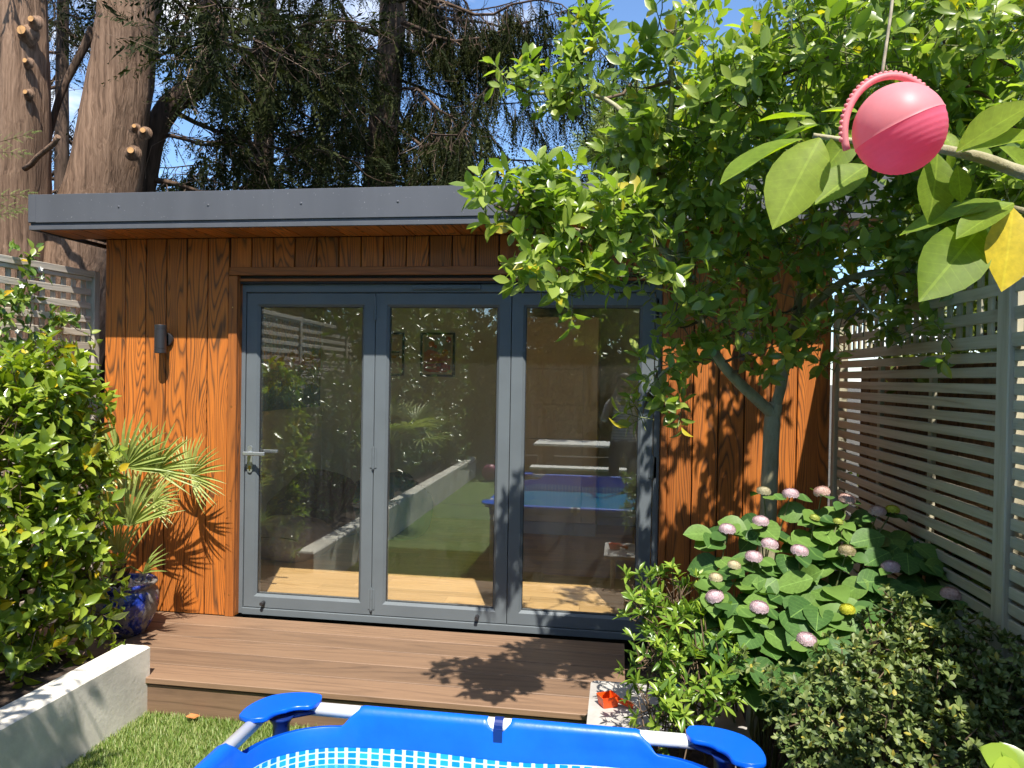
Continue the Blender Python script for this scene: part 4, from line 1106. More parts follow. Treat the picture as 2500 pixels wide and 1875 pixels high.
# ------------------------------------------------------------------ big trees behind
def trunk_mesh(pts, rad, n=28, fl=0.05, rings=46):
    P = np.asarray(pts, float); R = np.asarray(rad, float)
    t = np.linspace(0, 1, len(P)); tt = np.linspace(0, 1, rings)
    from_ = lambda v: np.interp(tt, t, v)
    Q = np.stack([from_(P[:, i]) for i in range(3)], -1)
    for _ in range(3): Q[1:-1] = (Q[:-2] + 2 * Q[1:-1] + Q[2:]) / 4
    r = from_(R)
    ph = rng.uniform(0, 6.28, 5)
    m = MB().tube(Q, r, n)
    V = np.array(m.v); c = np.repeat(Q, n, 0); d = V - c
    a = np.tile(np.arange(n) * 2 * math.pi / n, rings); z = np.repeat(tt, n)
    k = 1 + fl * (np.sin(3 * a + ph[0] + z * 3) + 0.6 * np.sin(7 * a + ph[1] + z * 5) + 0.5 * np.sin(13 * a + ph[2] - z * 4)) + rng.normal(0, fl * 0.25, len(a))
    m.v = [tuple(p) for p in c + d * k[:, None]]
    return m, Q, r
def stub(parent, base, d, L, r, name="cut_branch_stub"):
    base = np.array(base); d = unit(d)
    r = r * 1.25; L = L * .75; m = MB().tube([base - d * r * 1.2, base - d * r * .3, base + d * L * 0.3, base + d * L], [r * 2.6, r * 1.9, r * 1.12, r], 14, cap=False)
    o = part(name, m, M_BARK_R, parent, smooth=True)
    e = MB(); e.tube([base + d * (L - 0.004), base + d * (L + 0.001)], [r * 0.98, r * 0.96], 12)
    part("cut_face", e, M_CUT, o)
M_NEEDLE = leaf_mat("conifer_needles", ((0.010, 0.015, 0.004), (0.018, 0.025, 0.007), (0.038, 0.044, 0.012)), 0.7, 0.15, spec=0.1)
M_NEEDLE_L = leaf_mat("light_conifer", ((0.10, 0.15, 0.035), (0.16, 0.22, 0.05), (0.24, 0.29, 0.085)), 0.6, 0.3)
def spray_tpl(n=11, w=0.05, ln=0.26, droop=0.1, stem=0.006):
    """a flat twig of needles along x, length 1"""
    V = [(0, -stem, 0), (0, stem, 0), (1, 0, -droop)]; Fc = [(0, 1, 2)]
    for i in range(n):
        t = (i + 0.6) / n
        for s in (-1, 1):
            l = ln * (1 - 0.65 * t) * rng.uniform(0.7, 1.2); a = math.radians(rng.uniform(28, 55)); z = -droop * t * t
            b = len(V); ex, ey = math.cos(a), math.sin(a) * s
            V += [(t, 0, z), (t + l * ex * 0.55 - w * ey * .5, l * ey * 0.55 + s * w * ex * .5, z + rng.normal(0, .02)), (t + l * ex, l * ey, z - l * 0.2), (t + l * ex * 0.55 + w * ey * .5, l * ey * 0.55 - s * w * ex * .5, z - .02)]
            Fc.append((b, b + 1, b + 2, b + 3))
    return np.array(V), Fc
SPRAY = [spray_tpl(9, 0.045, 0.24, 0.12) for _ in range(3)]
SPRAY_H = [spray_tpl(14, 0.022, 0.13, 0.05) for _ in range(3)]          # hanging spruce cords
FROND = [spray_tpl(12, 0.03, 0.34, 0.18) for _ in range(3)]
TWIG3 = None
def twig_mass(paths, r0, r1, mat, name, parent, n=4):
    m = MB()
    for p in paths: m.tube(p, np.linspace(r0, r1, len(p)), n, cap=False)
    return part(name, m, mat, parent, smooth=True, kind='stuff')

def conifer(name, label, trunk_pts, trunk_rad, bark, limbs, spray_kind, nspray, twigs=60, group=None, hang=0.8, slen=(0.25, 0.55), fl=0.05, needle=None, limb_r=0.035, bare=0.30):
    base = trunk_pts[0]
    t = thing(name, label, "tree", base, group)
    m, Q, r = trunk_mesh(trunk_pts, trunk_rad, fl=fl)
    part("trunk", m, bark, t, smooth=True)
    crown = thing  # placeholder
    lp = []
    for k, p in enumerate(limbs):
        rr = np.linspace(limb_r * rng.uniform(0.7, 1.2), 0.006, len(p))
        part("branch", MB().tube(p, rr, 7, cap=False), M_BARK_D, t, smooth=True)
        lp.append(p)
    # side twigs from the limbs
    tw = []; sp = []; sd = []
    for p in lp:
        Lb = np.linalg.norm(p[-1] - p[0])
        nt_ = int(twigs * Lb / 2.5)
        for _ in range(nt_):
            f = rng.uniform(0.12, 1.0); i = min(int(f * (len(p) - 1)), len(p) - 2); q = p[i] + (p[i + 1] - p[i]) * rng.random()
            ax = unit(p[i + 1] - p[i]); d = unit(np.cross(ax, rand_dir(1)[0]) * rng.uniform(0.5, 1.1) + ax * rng.uniform(0.1, 0.8) + np.array([0, 0, -hang * rng.uniform(0.2, 1.2)]))
            L = rng.uniform(0.35, 1.0) * (1.15 - 0.5 * f)
            pp = path_noise(q, q + d * L, 6, 0.06, sag=0.08 * L)
            tw.append(pp)
            ns = 0 if rng.random() < bare else max(2, int(L * nspray))
            for _ in range(ns):
                g2 = rng.uniform(0.15, 1.0); j = min(int(g2 * 5), 4); sp.append(pp[j] + (pp[j + 1] - pp[j]) * rng.random())
                sd.append(unit(unit(pp[j + 1] - pp[j]) * 0.8 + rng.normal(0, 0.45, 3) + np.array([0, 0, -hang])))
    twig_mass(tw, 0.007, 0.002, M_BARK_D, "twigs", t, 3)
    if bare > 0:
        dead = []
        for p in lp:
            for _ in range(7):
                f = rng.uniform(0.05, .8); i = min(int(f * (len(p) - 1)), len(p) - 2); q = p[i]
                L = rng.uniform(.5, 1.3); d = unit(rng.normal(0, .6, 3) + unit(p[i + 1] - p[i]) * .5 + np.array([0, -.3, -.5])); dead.append(path_noise(q, q + d * L, 9, 0.10, sag=0.15 * L))
        twig_mass(dead, 0.006, 0.0015, M_DEAD, "dead_twigs", t, 3)
    sp = np.array(sp); sd = np.array(sd)
    nm = rand_dir(len(sp))
    L = rng.uniform(slen[0], slen[1], len(sp))
    FR = frames(sp, sd, nm, L)
    which = rng.integers(0, len(spray_kind), len(sp))
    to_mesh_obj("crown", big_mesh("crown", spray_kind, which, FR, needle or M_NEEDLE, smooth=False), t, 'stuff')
    return t, Q, r
def limbs_from(trunk_pts, n, z0, z1, length, az=(0, 360), rise=(-0.25, 0.25), sag=0.25, taper=0.6):
    P = np.array(trunk_pts, float); out = []
    for k in range(n):
        z = z0 + (z1 - z0) * (k + rng.random()) / n
        c = np.array([np.interp(z, P[:, 2], P[:, i]) for i in range(3)])
        a = math.radians(rng.uniform(*az)); L = rng.uniform(*length) * (1 - taper * (z - z0) / (z1 - z0 + 1e-6) * 0.5)
        d = np.array([math.cos(a), math.sin(a), rng.uniform(*rise)])
        out.append(path_noise(c, c + d * L, 9, 0.05, sag=sag * L * 0.4))
    return out

def P3(px, py, Y): return onY(px, py, Y)
def col_pts(pix, Y, extra_top):
    """trunk centre line given by picture points at depth Y; carried down to the ground and up out of frame"""
    pts = [P3(px, py, Y) for px, py in pix]
    d0 = pts[1] - pts[0]
    base = pts[0] - d0 / d0[2] * (pts[0][2] - ZL)
    d1 = pts[-1] - pts[-2]
    return [base] + pts + [pts[-1] + d1 / d1[2] * extra_top]
# left edge trunk
T1 = col_pts([(38, 600), (52, 300), (48, 0)], 2.2, 6.0)
t1, Q1, r1 = conifer("cypress_tree", "reddish brown cypress trunk with sawn branch stubs at the left edge", T1, [0.42, 0.29, 0.25, 0.23, 0.12], M_BARK_R,
    limbs_from(T1, 12, 5.4, 11.0, (1.5, 2.6), (0, 360), (-0.3, 0.3)), SPRAY, 10, 28, "cypress trees behind the garden room", hang=0.35)
for px, py, L, r in ((48, 72, .07, .036), (70, 44, .06, .024), (55, 222, .05, .018), (54, 145, .05, .018), (15, 293, .04, .012)):
    p = P3(px, py, 2.2 - 0.24); stub(t1, p + np.array([0, .06, 0]), (0.15, -1, 0.05), L, r)
p = path_noise(P3(60, 412, 1.95), P3(142, 333, 1.75), 6, 0.03); part("sawn_branch", MB().tube(p, [.028, .026, .025, .024, .024, .024], 10), M_BARK_R, t1, smooth=True)
# thick trunk
T2 = col_pts([(196, 640), (252, 455), (300, 150), (318, 0)], 2.7, 6.5)
t2, Q2, r2 = conifer("cypress_tree", "thick sunlit cypress trunk rising behind the left end of the roof", T2, [0.50, 0.43, 0.355, 0.30, 0.285, 0.14], M_BARK_R,
    limbs_from(T2, 16, 5.9, 12.5, (1.6, 3.0), (0, 360), (-0.35, 0.25)), SPRAY, 11, 28, "cypress trees behind the garden room", hang=0.35)
for px, py, L, r in ((314, 367, .06, .026), (322, 307, .05, .016), (344, 318, .06, .022)):
    p = P3(px, py, 2.7 - 0.33); stub(t2, p + np.array([0, .05, 0]), (0.35, -1, 0.1), L, r)
p = path_noise(P3(226, 70, 2.8), P3(105, 400, 2.6), 8, 0.015); part("broken_branch", MB().tube(p, np.linspace(.045, .028, 8), 9), M_BARK_D, t2, smooth=True)
# bent stem
T3 = col_pts([(348, 470), (372, 330), (420, 250), (500, 205), (515, 120), (505, 0)], 3.3, 6.0)
t3, Q3, r3 = conifer("cypress_tree", "slim dark cypress stem with a sharp bend beside the thick trunk", T3, [0.15, 0.135, 0.13, 0.125, 0.12, 0.115, 0.105, 0.05], M_BARK_D,
    limbs_from(T3, 20, 4.4, 11.5, (1.2, 2.6), (-70, 250), (-0.45, 0.15)) + [path_noise(P3(505, 100, 3.3), P3(905, 60, 3.6), 10, 0.04), path_noise(P3(380, 440, 3.3), P3(560, 480, 3.4), 8, 0.03), path_noise(P3(372, 330, 3.3), P3(700, 410, 3.6), 10, 0.05), path_noise(P3(515, 90, 3.3), P3(760, 150, 3.0), 8, 0.05)],
    SPRAY, 13, 40, "cypress trees behind the garden room", hang=0.5)
# spruce in the middle
T4 = col_pts([(928, 450), (938, 300), (955, 120), (960, 0)], 7.0, 8.0)
t4, Q4, r4 = conifer("spruce_tree", "dark drooping spruce with straight trunk behind the middle of the roof", T4, [0.36, 0.26, 0.235, 0.21, 0.20, 0.06], M_BARK_D,
    limbs_from(T4, 34, 4.3, 13.5, (2.2, 4.2), (0, 360), (-0.3, 0.12), sag=0.2) + [path_noise(P3(950, 190, 7.0), P3(1330, 250, 6.3), 10, 0.03, .15), path_noise(P3(958, 40, 7.0), P3(1500, 110, 6.0), 10, 0.03, .25), path_noise(P3(945, 280, 7.0), P3(1420, 400, 6.4), 10, 0.03, .2), path_noise(P3(955, 60, 7.0), P3(1400, 20, 6.0), 10, 0.03, .2), path_noise(P3(940, 350, 7.0), P3(1250, 430, 6.6), 10, 0.03, .1), path_noise(P3(955, 110, 7.0), P3(1440, 210, 6.2), 10, 0.03, .1), path_noise(P3(950, 150, 7.0), P3(640, 200, 6.2), 10, 0.03, .1), path_noise(P3(950, 240, 7.0), P3(600, 330, 6.2), 10, 0.03, .1)],
    SPRAY_H, 17, 34, hang=1.5, slen=(0.3, 0.75))
# spruce further left behind, fills between the stems
T5 = col_pts([(640, 460), (650, 200), (655, 0)], 9.5, 8.0)
conifer("spruce_tree", "dense dark conifer standing behind the bent stem", T5, [0.3, 0.2, 0.18, 0.17, 0.05], M_BARK_D,
    limbs_from(T5, 26, 4.8, 14, (1.8, 3.4), (0, 360), (-0.3, 0.15), sag=0.2), SPRAY, 11, 26, hang=0.8, slen=(0.3, 0.6))
T7 = col_pts([(150, 560), (152, 200), (155, 0)], 8.5, 7.0)
conifer("spruce_tree", "thin dark conifer seen in the gap between the two big trunks", T7, [0.2, 0.13, 0.11, 0.1, 0.04], M_BARK_D,
    limbs_from(T7, 34, 3.4, 12, (1.2, 2.4), (0, 360), (-0.35, 0.2), sag=0.2), SPRAY, 9, 30, hang=0.6, slen=(0.25, 0.5), bare=0.4)
# light green feathery conifer far behind
T6 = col_pts([(1560, 480), (1560, 330), (1555, 240)], 11.0, 0.6)
conifer("feathery_conifer", "light green feathery conifer in sunshine beyond the roof", T6, [0.2, 0.15, 0.12, 0.07, 0.03], M_BARK_D,
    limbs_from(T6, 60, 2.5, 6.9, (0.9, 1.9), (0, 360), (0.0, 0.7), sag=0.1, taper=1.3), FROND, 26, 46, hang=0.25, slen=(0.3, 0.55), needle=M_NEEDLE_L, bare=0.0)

# broad-leaved trees behind, on the right
M_LEAF_BG = leaf_mat("background_leaf", ((0.09, 0.13, 0.03), (0.16, 0.21, 0.05), (0.27, 0.31, 0.10)), 0.45, 0.3)
def broadleaf(name, label, base, blobs, dens, L, mat, group=None, cols=None, nleaf=6, trunk_r=0.12):
    t = thing(name, label, "tree", base, group)
    top = max(c[2] for c, r in blobs); cen = np.mean([c for c, r in blobs], 0)
    tr = path_noise(base, (cen[0], cen[1], top), 9, 0.02)
    part("trunk", MB().tube(tr, np.linspace(trunk_r, 0.02, 9), 10, cap=False), M_BARK_D, t, smooth=True)
    for c, r in blobs:
        i = rng.integers(2, 7); part("branch", MB().tube(path_noise(tr[i], c, 6, 0.05), np.linspace(trunk_r * .4, 0.01, 6), 6, cap=False), M_BARK_D, t, smooth=True)
    P, D = blob_pts(blobs, dens)
    FR = shoots(P, unit(D + np.array([0, 0, .5]) + rng.normal(0, .5, D.shape)), nleaf, L * 2.0, L, (35, 80))
    which = rng.integers(0, 3, len(FR[0]))
    to_mesh_obj("crown", big_mesh("crown", LEAF_OVAL, which, FR, mat), t, 'stuff')
    return t
broadleaf("leafy_tree", "pale green small leaved tree beyond the right end of the roof", P3(1750, 900, 6.0) * np.array([1, 1, 0]) + np.array([0, 0, ZL]),
    [(P3(1640, 330, 6.0), .7), (P3(1750, 330, 6.5), .8), (P3(1700, 420, 6.0), .8), (P3(1850, 330, 6.5), 1.0), (P3(1960, 330, 6.5), .9)], 42, 0.085, M_LEAF_BG, "trees beyond the right fence")
broadleaf("leafy_tree", "tall bright hedge like tree at the top right beyond the fence", np.array([6.4, 1.5, ZL]),
    [(P3(2050, 120, 2.5), .8), (P3(2200, 40, 2.2), .9), (P3(2350, 60, 1.8), .9), (P3(2480, 120, 1.5), .9), (P3(2200, 260, 2.4), .9), (P3(2420, 330, 1.6), .9), (P3(2250, 480, 2.2), .9), (P3(2460, 560, 1.6), .8), (P3(2050, 420, 2.6), .8), (P3(2120, -120, 2.3), .9), (P3(2420, -120, 2.0), 1.0)], 60, 0.06, M_LEAF_BG, "trees beyond the right fence")

# light sprigs of the left cypress at the picture's edge
for px, py, dx, dy in ((-15, 350, 95, -25), (-10, 370, 70, 5), (-20, 480, 90, -8), (-15, 495, 70, 15), (-20, 525, 55, -5)):
    A_ = P3(px, py, 0.3); B_ = P3(px + dx, py + dy, 0.25)
    sp4 = np.array([A_ + (B_ - A_) * f for f in (0.0, .25, .5, .75, .95)] * 2); dd = unit(B_ - A_); sdv = np.array([unit(dd + np.array([0, 0, k_])) for k_ in (.9, .7, .5, .4, .1, -.7, -.6, -.5, -.4, 0)])
    FRs = frames(sp4, sdv, np.array([[0, -1, .3]] * 10) + rng.normal(0, .2, (10, 3)), np.full(10, .085))
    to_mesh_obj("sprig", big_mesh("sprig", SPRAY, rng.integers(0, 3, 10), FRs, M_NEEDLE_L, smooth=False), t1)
    part("twig", MB().tube([A_ + (A_ - B_) * 1.2, A_, B_], [.004, .003, .0015], 5), M_TWIG, t1)
# ------------------------------------------------------------------ pebbles in the pot
FRp = frames(pp, rand_dir(n_peb := len(pp)), np.tile([0, 0, 1.0], (len(pp), 1)) + rng.normal(0, .2, (len(pp), 3)), rng.uniform(0.007, 0.013, len(pp)))
to_mesh_obj("pebbles", big_mesh("pebbles", [PEB], np.zeros(len(pp), int), FRp, M_PEB), pt, 'stuff')

# ------------------------------------------------------------------ fan palm in the pot
M_PALM = leaf_mat("palm_leaf", ((0.26, 0.33, 0.08), (0.34, 0.40, 0.11), (0.44, 0.47, 0.17)), 0.45, 0.25, tcol=(1.3, 1.5, 0.6))
def fan_frond(parent, base, hub, L, spread=190, nseg=22, tilt=0.0, seed=0, facing=(0.25, -1, 0.35), axis=None):
    r = np.random.default_rng(seed)
    base = np.array(base, float); hub = np.array(hub, float)
    ax = unit(hub - base) if axis is None else unit(axis)
    nm = unit(np.array(facing, float)); nm = unit(nm - ax * (nm @ ax)); sd = np.cross(nm, ax)
    m = MB()
    mid = (base + hub) / 2 + np.array([0, 0, 0.03])
    m.tube([base, mid, hub], [0.006, 0.0045, 0.0035], 6)
    for k in range(nseg):
        a = math.radians(-spread / 2 + spread * (k + 0.5) / nseg + r.normal(0, 1.5))
        d = unit(ax * math.cos(a) + sd * math.sin(a) + nm * r.normal(0.05, 0.05))
        l = L * (0.78 + 0.22 * math.cos(a * 0.7)) * r.uniform(0.9, 1.08)
        w = np.cross(nm, d)
        V_ = []
        droop = r.uniform(0.02, 0.16)
        for t, hw in ((0.0, .0015), (.16, .0062), (.38, .0088), (.62, .0070), (.85, .0038), (1.0, .0006)):
            c = hub + d * l * t + np.array([0, 0, -droop * l * t ** 3]) + nm * 0.02 * math.sin(t * 3)
            hw2 = hw * L / 0.27 * 0.95
            V_ += [c - w * hw2 + nm * hw2 * 0.7, c, c + w * hw2 + nm * hw2 * 0.7]
        Fc_ = []
        for i in range(5):
            a_ = i * 3; b_ = a_ + 3; Fc_ += [(a_, b_, b_ + 1, a_ + 1), (a_ + 1, b_ + 1, b_ + 2, a_ + 2)]
        m.add(V_, Fc_)
    return part("frond", m, M_PALM, parent)
pal = thing("fan_palm", "small fan palm with spiky pale green fronds in the blue pot", "palm", (PX, PY_, 0.25))
b0 = np.array([PX - 0.03, PY_, 0.27])
stm = MB(); Qs = path_noise((PX - 0.03, PY_, 0.24), (PX - 0.03, PY_, 0.36), 6, 0.02); stm.tube(Qs, [.045, .05, .048, .045, .04, .02], 12)
for _ in range(60):
    z = rng.uniform(0.26, 0.37); a = rng.uniform(0, 6.28); c_ = np.array([PX - 0.03 + 0.042 * math.cos(a), PY_ + 0.042 * math.sin(a), z]); stm.tube([c_, c_ + np.array([math.cos(a) * .02, math.sin(a) * .02, .035])], [.005, .001], 4)
part("fibrous_stem", stm, M_BARK_D, pal, smooth=False)
fr_list = [((305, 1140), -0.38, .29, (0.15, -1, .25), 205, (-0.05, 0, 1)), ((381, 1147), -0.33, .26, (0.2, -1, .3), 200, (0.35, 0, 1)), ((468, 1160), -0.17, .235, (0.1, -1, .35), 215, (0.8, -0.1, 0.75)),
    ((316, 1284), -0.52, .29, (0.1, -1, .2), 150, (0.0, 0, 1)), ((290, 1350), -0.55, .20, (-0.1, -1, .1), 110, (-0.15, 0, 1)), ((350, 1400), -0.55, .16, (0.0, -1, .8), 60, (0.9, 0, 0.7)),
    ((232, 1150), -0.40, .27, (-0.3, -1, .2), 200, (-0.5, 0, 1)), ((250, 1260), -0.35, .26, (-0.4, -1, .3), 190, (-0.7, -0.1, 0.8)), ((335, 1215), -0.25, .24, (0.3, -1, .5), 180, (0.5, 0.3, .9)), ((375, 1230), -0.42, .17, (0.3, -1, .6), 120, (1.0, -0.1, .45))]
for k, (hp, Y, L, fc, spd, axx) in enumerate(fr_list):
    hub = onY(hp[0], hp[1], Y); fan_frond(pal, b0 + np.array([0, 0, 0.08]), hub, L * 1.22, spd, 24 if spd > 170 else max(8, int(spd / 8)), seed=k, facing=fc, axis=axx)

# ------------------------------------------------------------------ camellia hedge on the left
M_CAM = leaf_mat("camellia_leaf", ((0.10, 0.165, 0.02), (0.19, 0.27, 0.03), (0.33, 0.40, 0.05)), 0.24, 0.32, spec=0.6, tcol=(1.5, 1.6, 0.4), yellow=(0.55, 0.40, 0.02))
def bush(name, label, cat, base, blobs, dens, nleaf, slen, L, mat, tpl, n_single=300, ang=(40, 80), up=0.35, whorl=False, outw=0.8, group=None, stems=True, stemmat=None, shell=0.6, nmain=7):
    t = thing(name, label, cat, base, group)
    P, D = blob_pts(blobs, dens, shell)
    D = unit(D * outw + np.array([0, 0, .45]) + rng.normal(0, .35, D.shape))
    FR = shoots(P, D, nleaf, slen, L, ang, up, whorl=whorl)
    leafy(t, tpl, FR, mat, n_single)
    if stems:
        m = MB()
        for i in rng.permutation(len(P))[:min(len(P), 260)]:
            m.tube([P[i] - D[i] * slen * 1.6, P[i], P[i] + D[i] * slen * 0.85], [.0028, .0024, .0012], 4, cap=False)
        part("twigs", m, stemmat or M_TWIG, t, smooth=True, kind='stuff')
    for i in range(nmain):
        c, r = blobs[i % len(blobs)]
        part("stem", MB().tube(path_noise(np.array(base) + rng.normal(0, .04, 3) * np.array([1, 1, 0]), c, 7, 0.06), np.linspace(.011, .004, 7), 6, cap=False), M_TWIG, t, smooth=True)
    return t
cam_blobs = [(onY(x, y, Y), r) for x, y, Y, r in ((10, 960, -1.12, .17), (95, 900, -.98, .10), (110, 970, -1.05, .19), (40, 1090, -1.2, .25), (150, 1120, -1.0, .19), (195, 1010, -.85, .11), (50, 1290, -1.22, .26), (165, 1270, -1.02, .18), (80, 1470, -1.15, .22), (190, 1400, -.98, .14), (215, 1480, -.95, .11), (20, 1590, -1.35, .13), (185, 1180, -.95, .13), (225, 1300, -.85, .08), (60, 1000, -1.2, .2), (110, 1380, -1.1, .2), (245, 1545, -.98, .06), (160, 1570, -1.08, .07))]
bush("camellia_shrub", "bushy camellia with glossy bright green leaves in the raised bed", "shrub", (-0.55, -1.2, 0.07), cam_blobs, 125, 6, 0.09, 0.083, M_CAM, LEAF_POINT, 300)
# hedge shrubs further along the bed, out of frame, seen in the glass
M_HEDGE = leaf_mat("hedge_leaf", ((0.04, 0.085, 0.016), (0.07, 0.13, 0.023), (0.14, 0.21, 0.04)), 0.28, 0.2, spec=0.6)
def hedge(y, label, h, r):
    bl_ = [(np.array([-0.75 + rng.normal(0, .08), y + rng.uniform(-.35, .35), z]), r * rng.uniform(.8, 1.1)) for z in np.arange(0.3, h, 0.35)]
    bush("hedge_shrub", label, "shrub", (-0.7, y, 0.07), bl_, 55, 6, 0.10, 0.085, M_HEDGE, LEAF_POINT, 0, stems=False, group="hedge shrubs along the raised bed", nmain=3)
for y, h, r, lb in ((-2.1, 1.5, .33, "dark hedge shrub next to the camellia in the raised bed"), (-3.1, 1.7, .36, "second dark hedge shrub along the raised bed"), (-4.9, 2.5, .42, "tall hedge shrub beside the second fan palm"), (-7.4, 3.4, .6, "rounded hedge shrub near the far end of the lawn"), (-6.2, 3.2, .5, "tallest hedge shrub at the far end of the raised bed")): hedge(y, lb, h, r)
bush("hedge_shrub", "tall arching shrub leaning over the raised bed wall", "shrub", (-0.45, -2.6, 0.07), [(np.array(c_), r_) for c_, r_ in (((-0.45, -2.6, .9), .3), ((-.4, -2.6, 1.5), .3), ((-.08, -2.6, 2.0), .27), ((.12, -2.75, 2.2), .26), ((.32, -2.95, 2.3), .25), ((-.3, -2.9, 2.2), .3), ((.1, -3.1, 2.0), .25))], 30, 6, 0.14, 0.13, M_HEDGE, LEAF_NARROW, 0, stems=False, group="hedge shrubs along the raised bed", nmain=7)
bp2 = thing("fan_palm", "larger fan palm growing in the far raised bed", "palm", (-0.35, -4.0, 0.07))
part("fibrous_stem", MB().tube([(-0.35, -4.0, 0.06), (-0.33, -4.0, 0.75)], [.07, .05], 12), M_BARK_D, bp2)
for k in range(12):
    a = k * 0.52 + 0.2; e = rng.uniform(-.1, .9); d = unit((math.cos(a), math.sin(a), e)); h_ = np.array([-0.33, -4.0, .75]) + d * .42
    fan_frond(bp2, (-0.33, -4.0, .74), h_, .42, 180, 18, seed=40 + k, facing=(0.2, 0.2, 1.0))

for x, y, h, lb in ((-3.0, -1.8, 5.2, "tall added tree beyond the left fence next to the camellia"), (-3.2, -4.4, 5.4, "tall added tree beyond the left fence halfway down the garden"), (-3.0, -7.2, 5.2, "tall added tree beyond the left fence at the far end")):  # unseen trees added to keep bright sky out of the pane reflections
    broadleaf("added_backdrop_tree", lb, np.array([x, y, ZL]), [(np.array([x + rng.normal(0, .35), y + rng.normal(0, .7), z]), rng.uniform(.8, 1.1)) for z in np.linspace(1.2, h - .6, 6)], 45, 0.12, M_HEDGE, "trees added beyond the left fence")
# background at the far end of the garden, seen in the glass
for k, (x, y, h) in enumerate(((-0.9, -10.2, 4.4), (0.9, -10.9, 3.8), (2.9, -10.6, 4.4), (5.2, -7.0, 3.6), (5.9, -4.3, 3.4))):
    broadleaf("garden_tree", ["leafy tree at the far left end of the lawn", "low leafy tree closing the far end of the lawn", "leafy tree at the far right end of the lawn", "leafy tree beyond the right fence down the garden", "leafy tree beyond the right fence near the pool"][k], np.array([x, y, ZL]),
        [(np.array([x + rng.normal(0, .5), y + rng.normal(0, .4), z]), rng.uniform(.7, 1.0)) for z in np.linspace(0.5, h - .5, 5)], 60, 0.12, M_HEDGE, "trees round the garden")

broadleaf("neighbour_shrub", "leafy shrub showing through the right trellis next to the building", np.array([4.4, -0.3, ZL]), [(np.array([4.5 + rng.normal(0, .15), -0.2 + rng.normal(0, .5), z]), rng.uniform(.55, .7)) for z in (0.7, 1.3, 1.9, 2.4, 1.6)], 70, 0.075, M_LEAF_BG, "shrubs beyond the right fence")
broadleaf("neighbour_shrub", "leafy shrub showing through the right trellis near the picture edge", np.array([4.6, -1.7, ZL]), [(np.array([4.7 + rng.normal(0, .15), -1.7 + rng.normal(0, .5), z]), rng.uniform(.55, .7)) for z in (0.7, 1.3, 1.9, 2.4, 1.6)], 70, 0.075, M_LEAF_BG, "shrubs beyond the right fence")

# ------------------------------------------------------------------ jasmine on the trellis
M_JAS = leaf_mat("jasmine_leaf", ((0.06, 0.12, 0.02), (0.12, 0.20, 0.03), (0.24, 0.30, 0.05)), 0.3, 0.3, yellow=(0.6, 0.40, 0.03))
jt = thing("climbing_jasmine", "climbing jasmine with small white flowers on the left trellis", "climber", (-1.02, -0.5, 0.05))
jp = []
def on_fence(px, py):
    r_ = ray(px, py); k = (-0.985 - CP[0]) / r_[0]; q = CP + r_ * k
    return q + np.array([0.079 * min(0, q[1]) + 0.02, 0, 0])
for pts in (((70, 900), (85, 760), (75, 690), (80, 640), (68, 622)), ((70, 900), (110, 800), (150, 760), (165, 790), (220, 830)), ((80, 900), (130, 850), (180, 900), (200, 960)), ((30, 900), (20, 800), (10, 720)), ((100, 1000), (130, 930), (150, 880), (150, 830)), ((60, 760), (40, 740), (95, 705))):
    q = np.array([on_fence(*p) for p in pts]); t_ = np.linspace(0, 1, len(q)); tt = np.linspace(0, 1, 14); jp.append(np.stack([np.interp(tt, t_, q[:, i]) for i in range(3)], -1) + rng.normal(0, .006, (14, 3)))
for p in jp: part("stem", MB().tube(p, np.linspace(.004, .0018, 14), 5, cap=False), M_TWIG, jt, smooth=True)
JP = np.concatenate([p[rng.integers(0, 14, 20)] + rng.normal(0, .02, (20, 3)) for p in jp]); JD = unit(rng.normal(0, .6, (len(JP), 3)) + np.array([.6, -.4, .3]))
leafy(jt, LEAF_POINT, shoots(JP, JD, 3, 0.05, 0.062, (40, 80), .3), M_JAS, 170)
M_PETAL = leaf_mat("white_petal", ((0.75, 0.74, 0.66), (0.8, 0.79, 0.72), (0.82, 0.8, 0.7)), 0.6, 0.2, tcol=(1, 1, .9))
def star(parent, c, nrm, r, k=5, name="flower", mat=None, wd=0.32):
    nrm = unit(nrm); u = unit(np.cross(nrm, [0.3, 0.2, 1])); w = np.cross(nrm, u); m = MB()
    for i in range(k):
        a = i * 2 * math.pi / k; d = u * math.cos(a) + w * math.sin(a); e = np.cross(nrm, d)
        m.add([c, c + d * r * .6 - e * r * wd, c + d * r + nrm * r * .1, c + d * r * .6 + e * r * wd], [(0, 1, 2, 3)])
    return part(name, m, mat or M_PETAL, parent)
for px, py in ((98, 658), (100, 680), (56, 700), (58, 840), (95, 850), (125, 865), (150, 895), (45, 810), (185, 1010), (205, 1035), (190, 1060), (170, 1085), (215, 1030), (60, 770)):
    q = on_fence(px, py) + np.array([.05, -.03, 0]); star(jt, q, (0.5 + rng.normal(0, .3), -0.8, .3), 0.016)

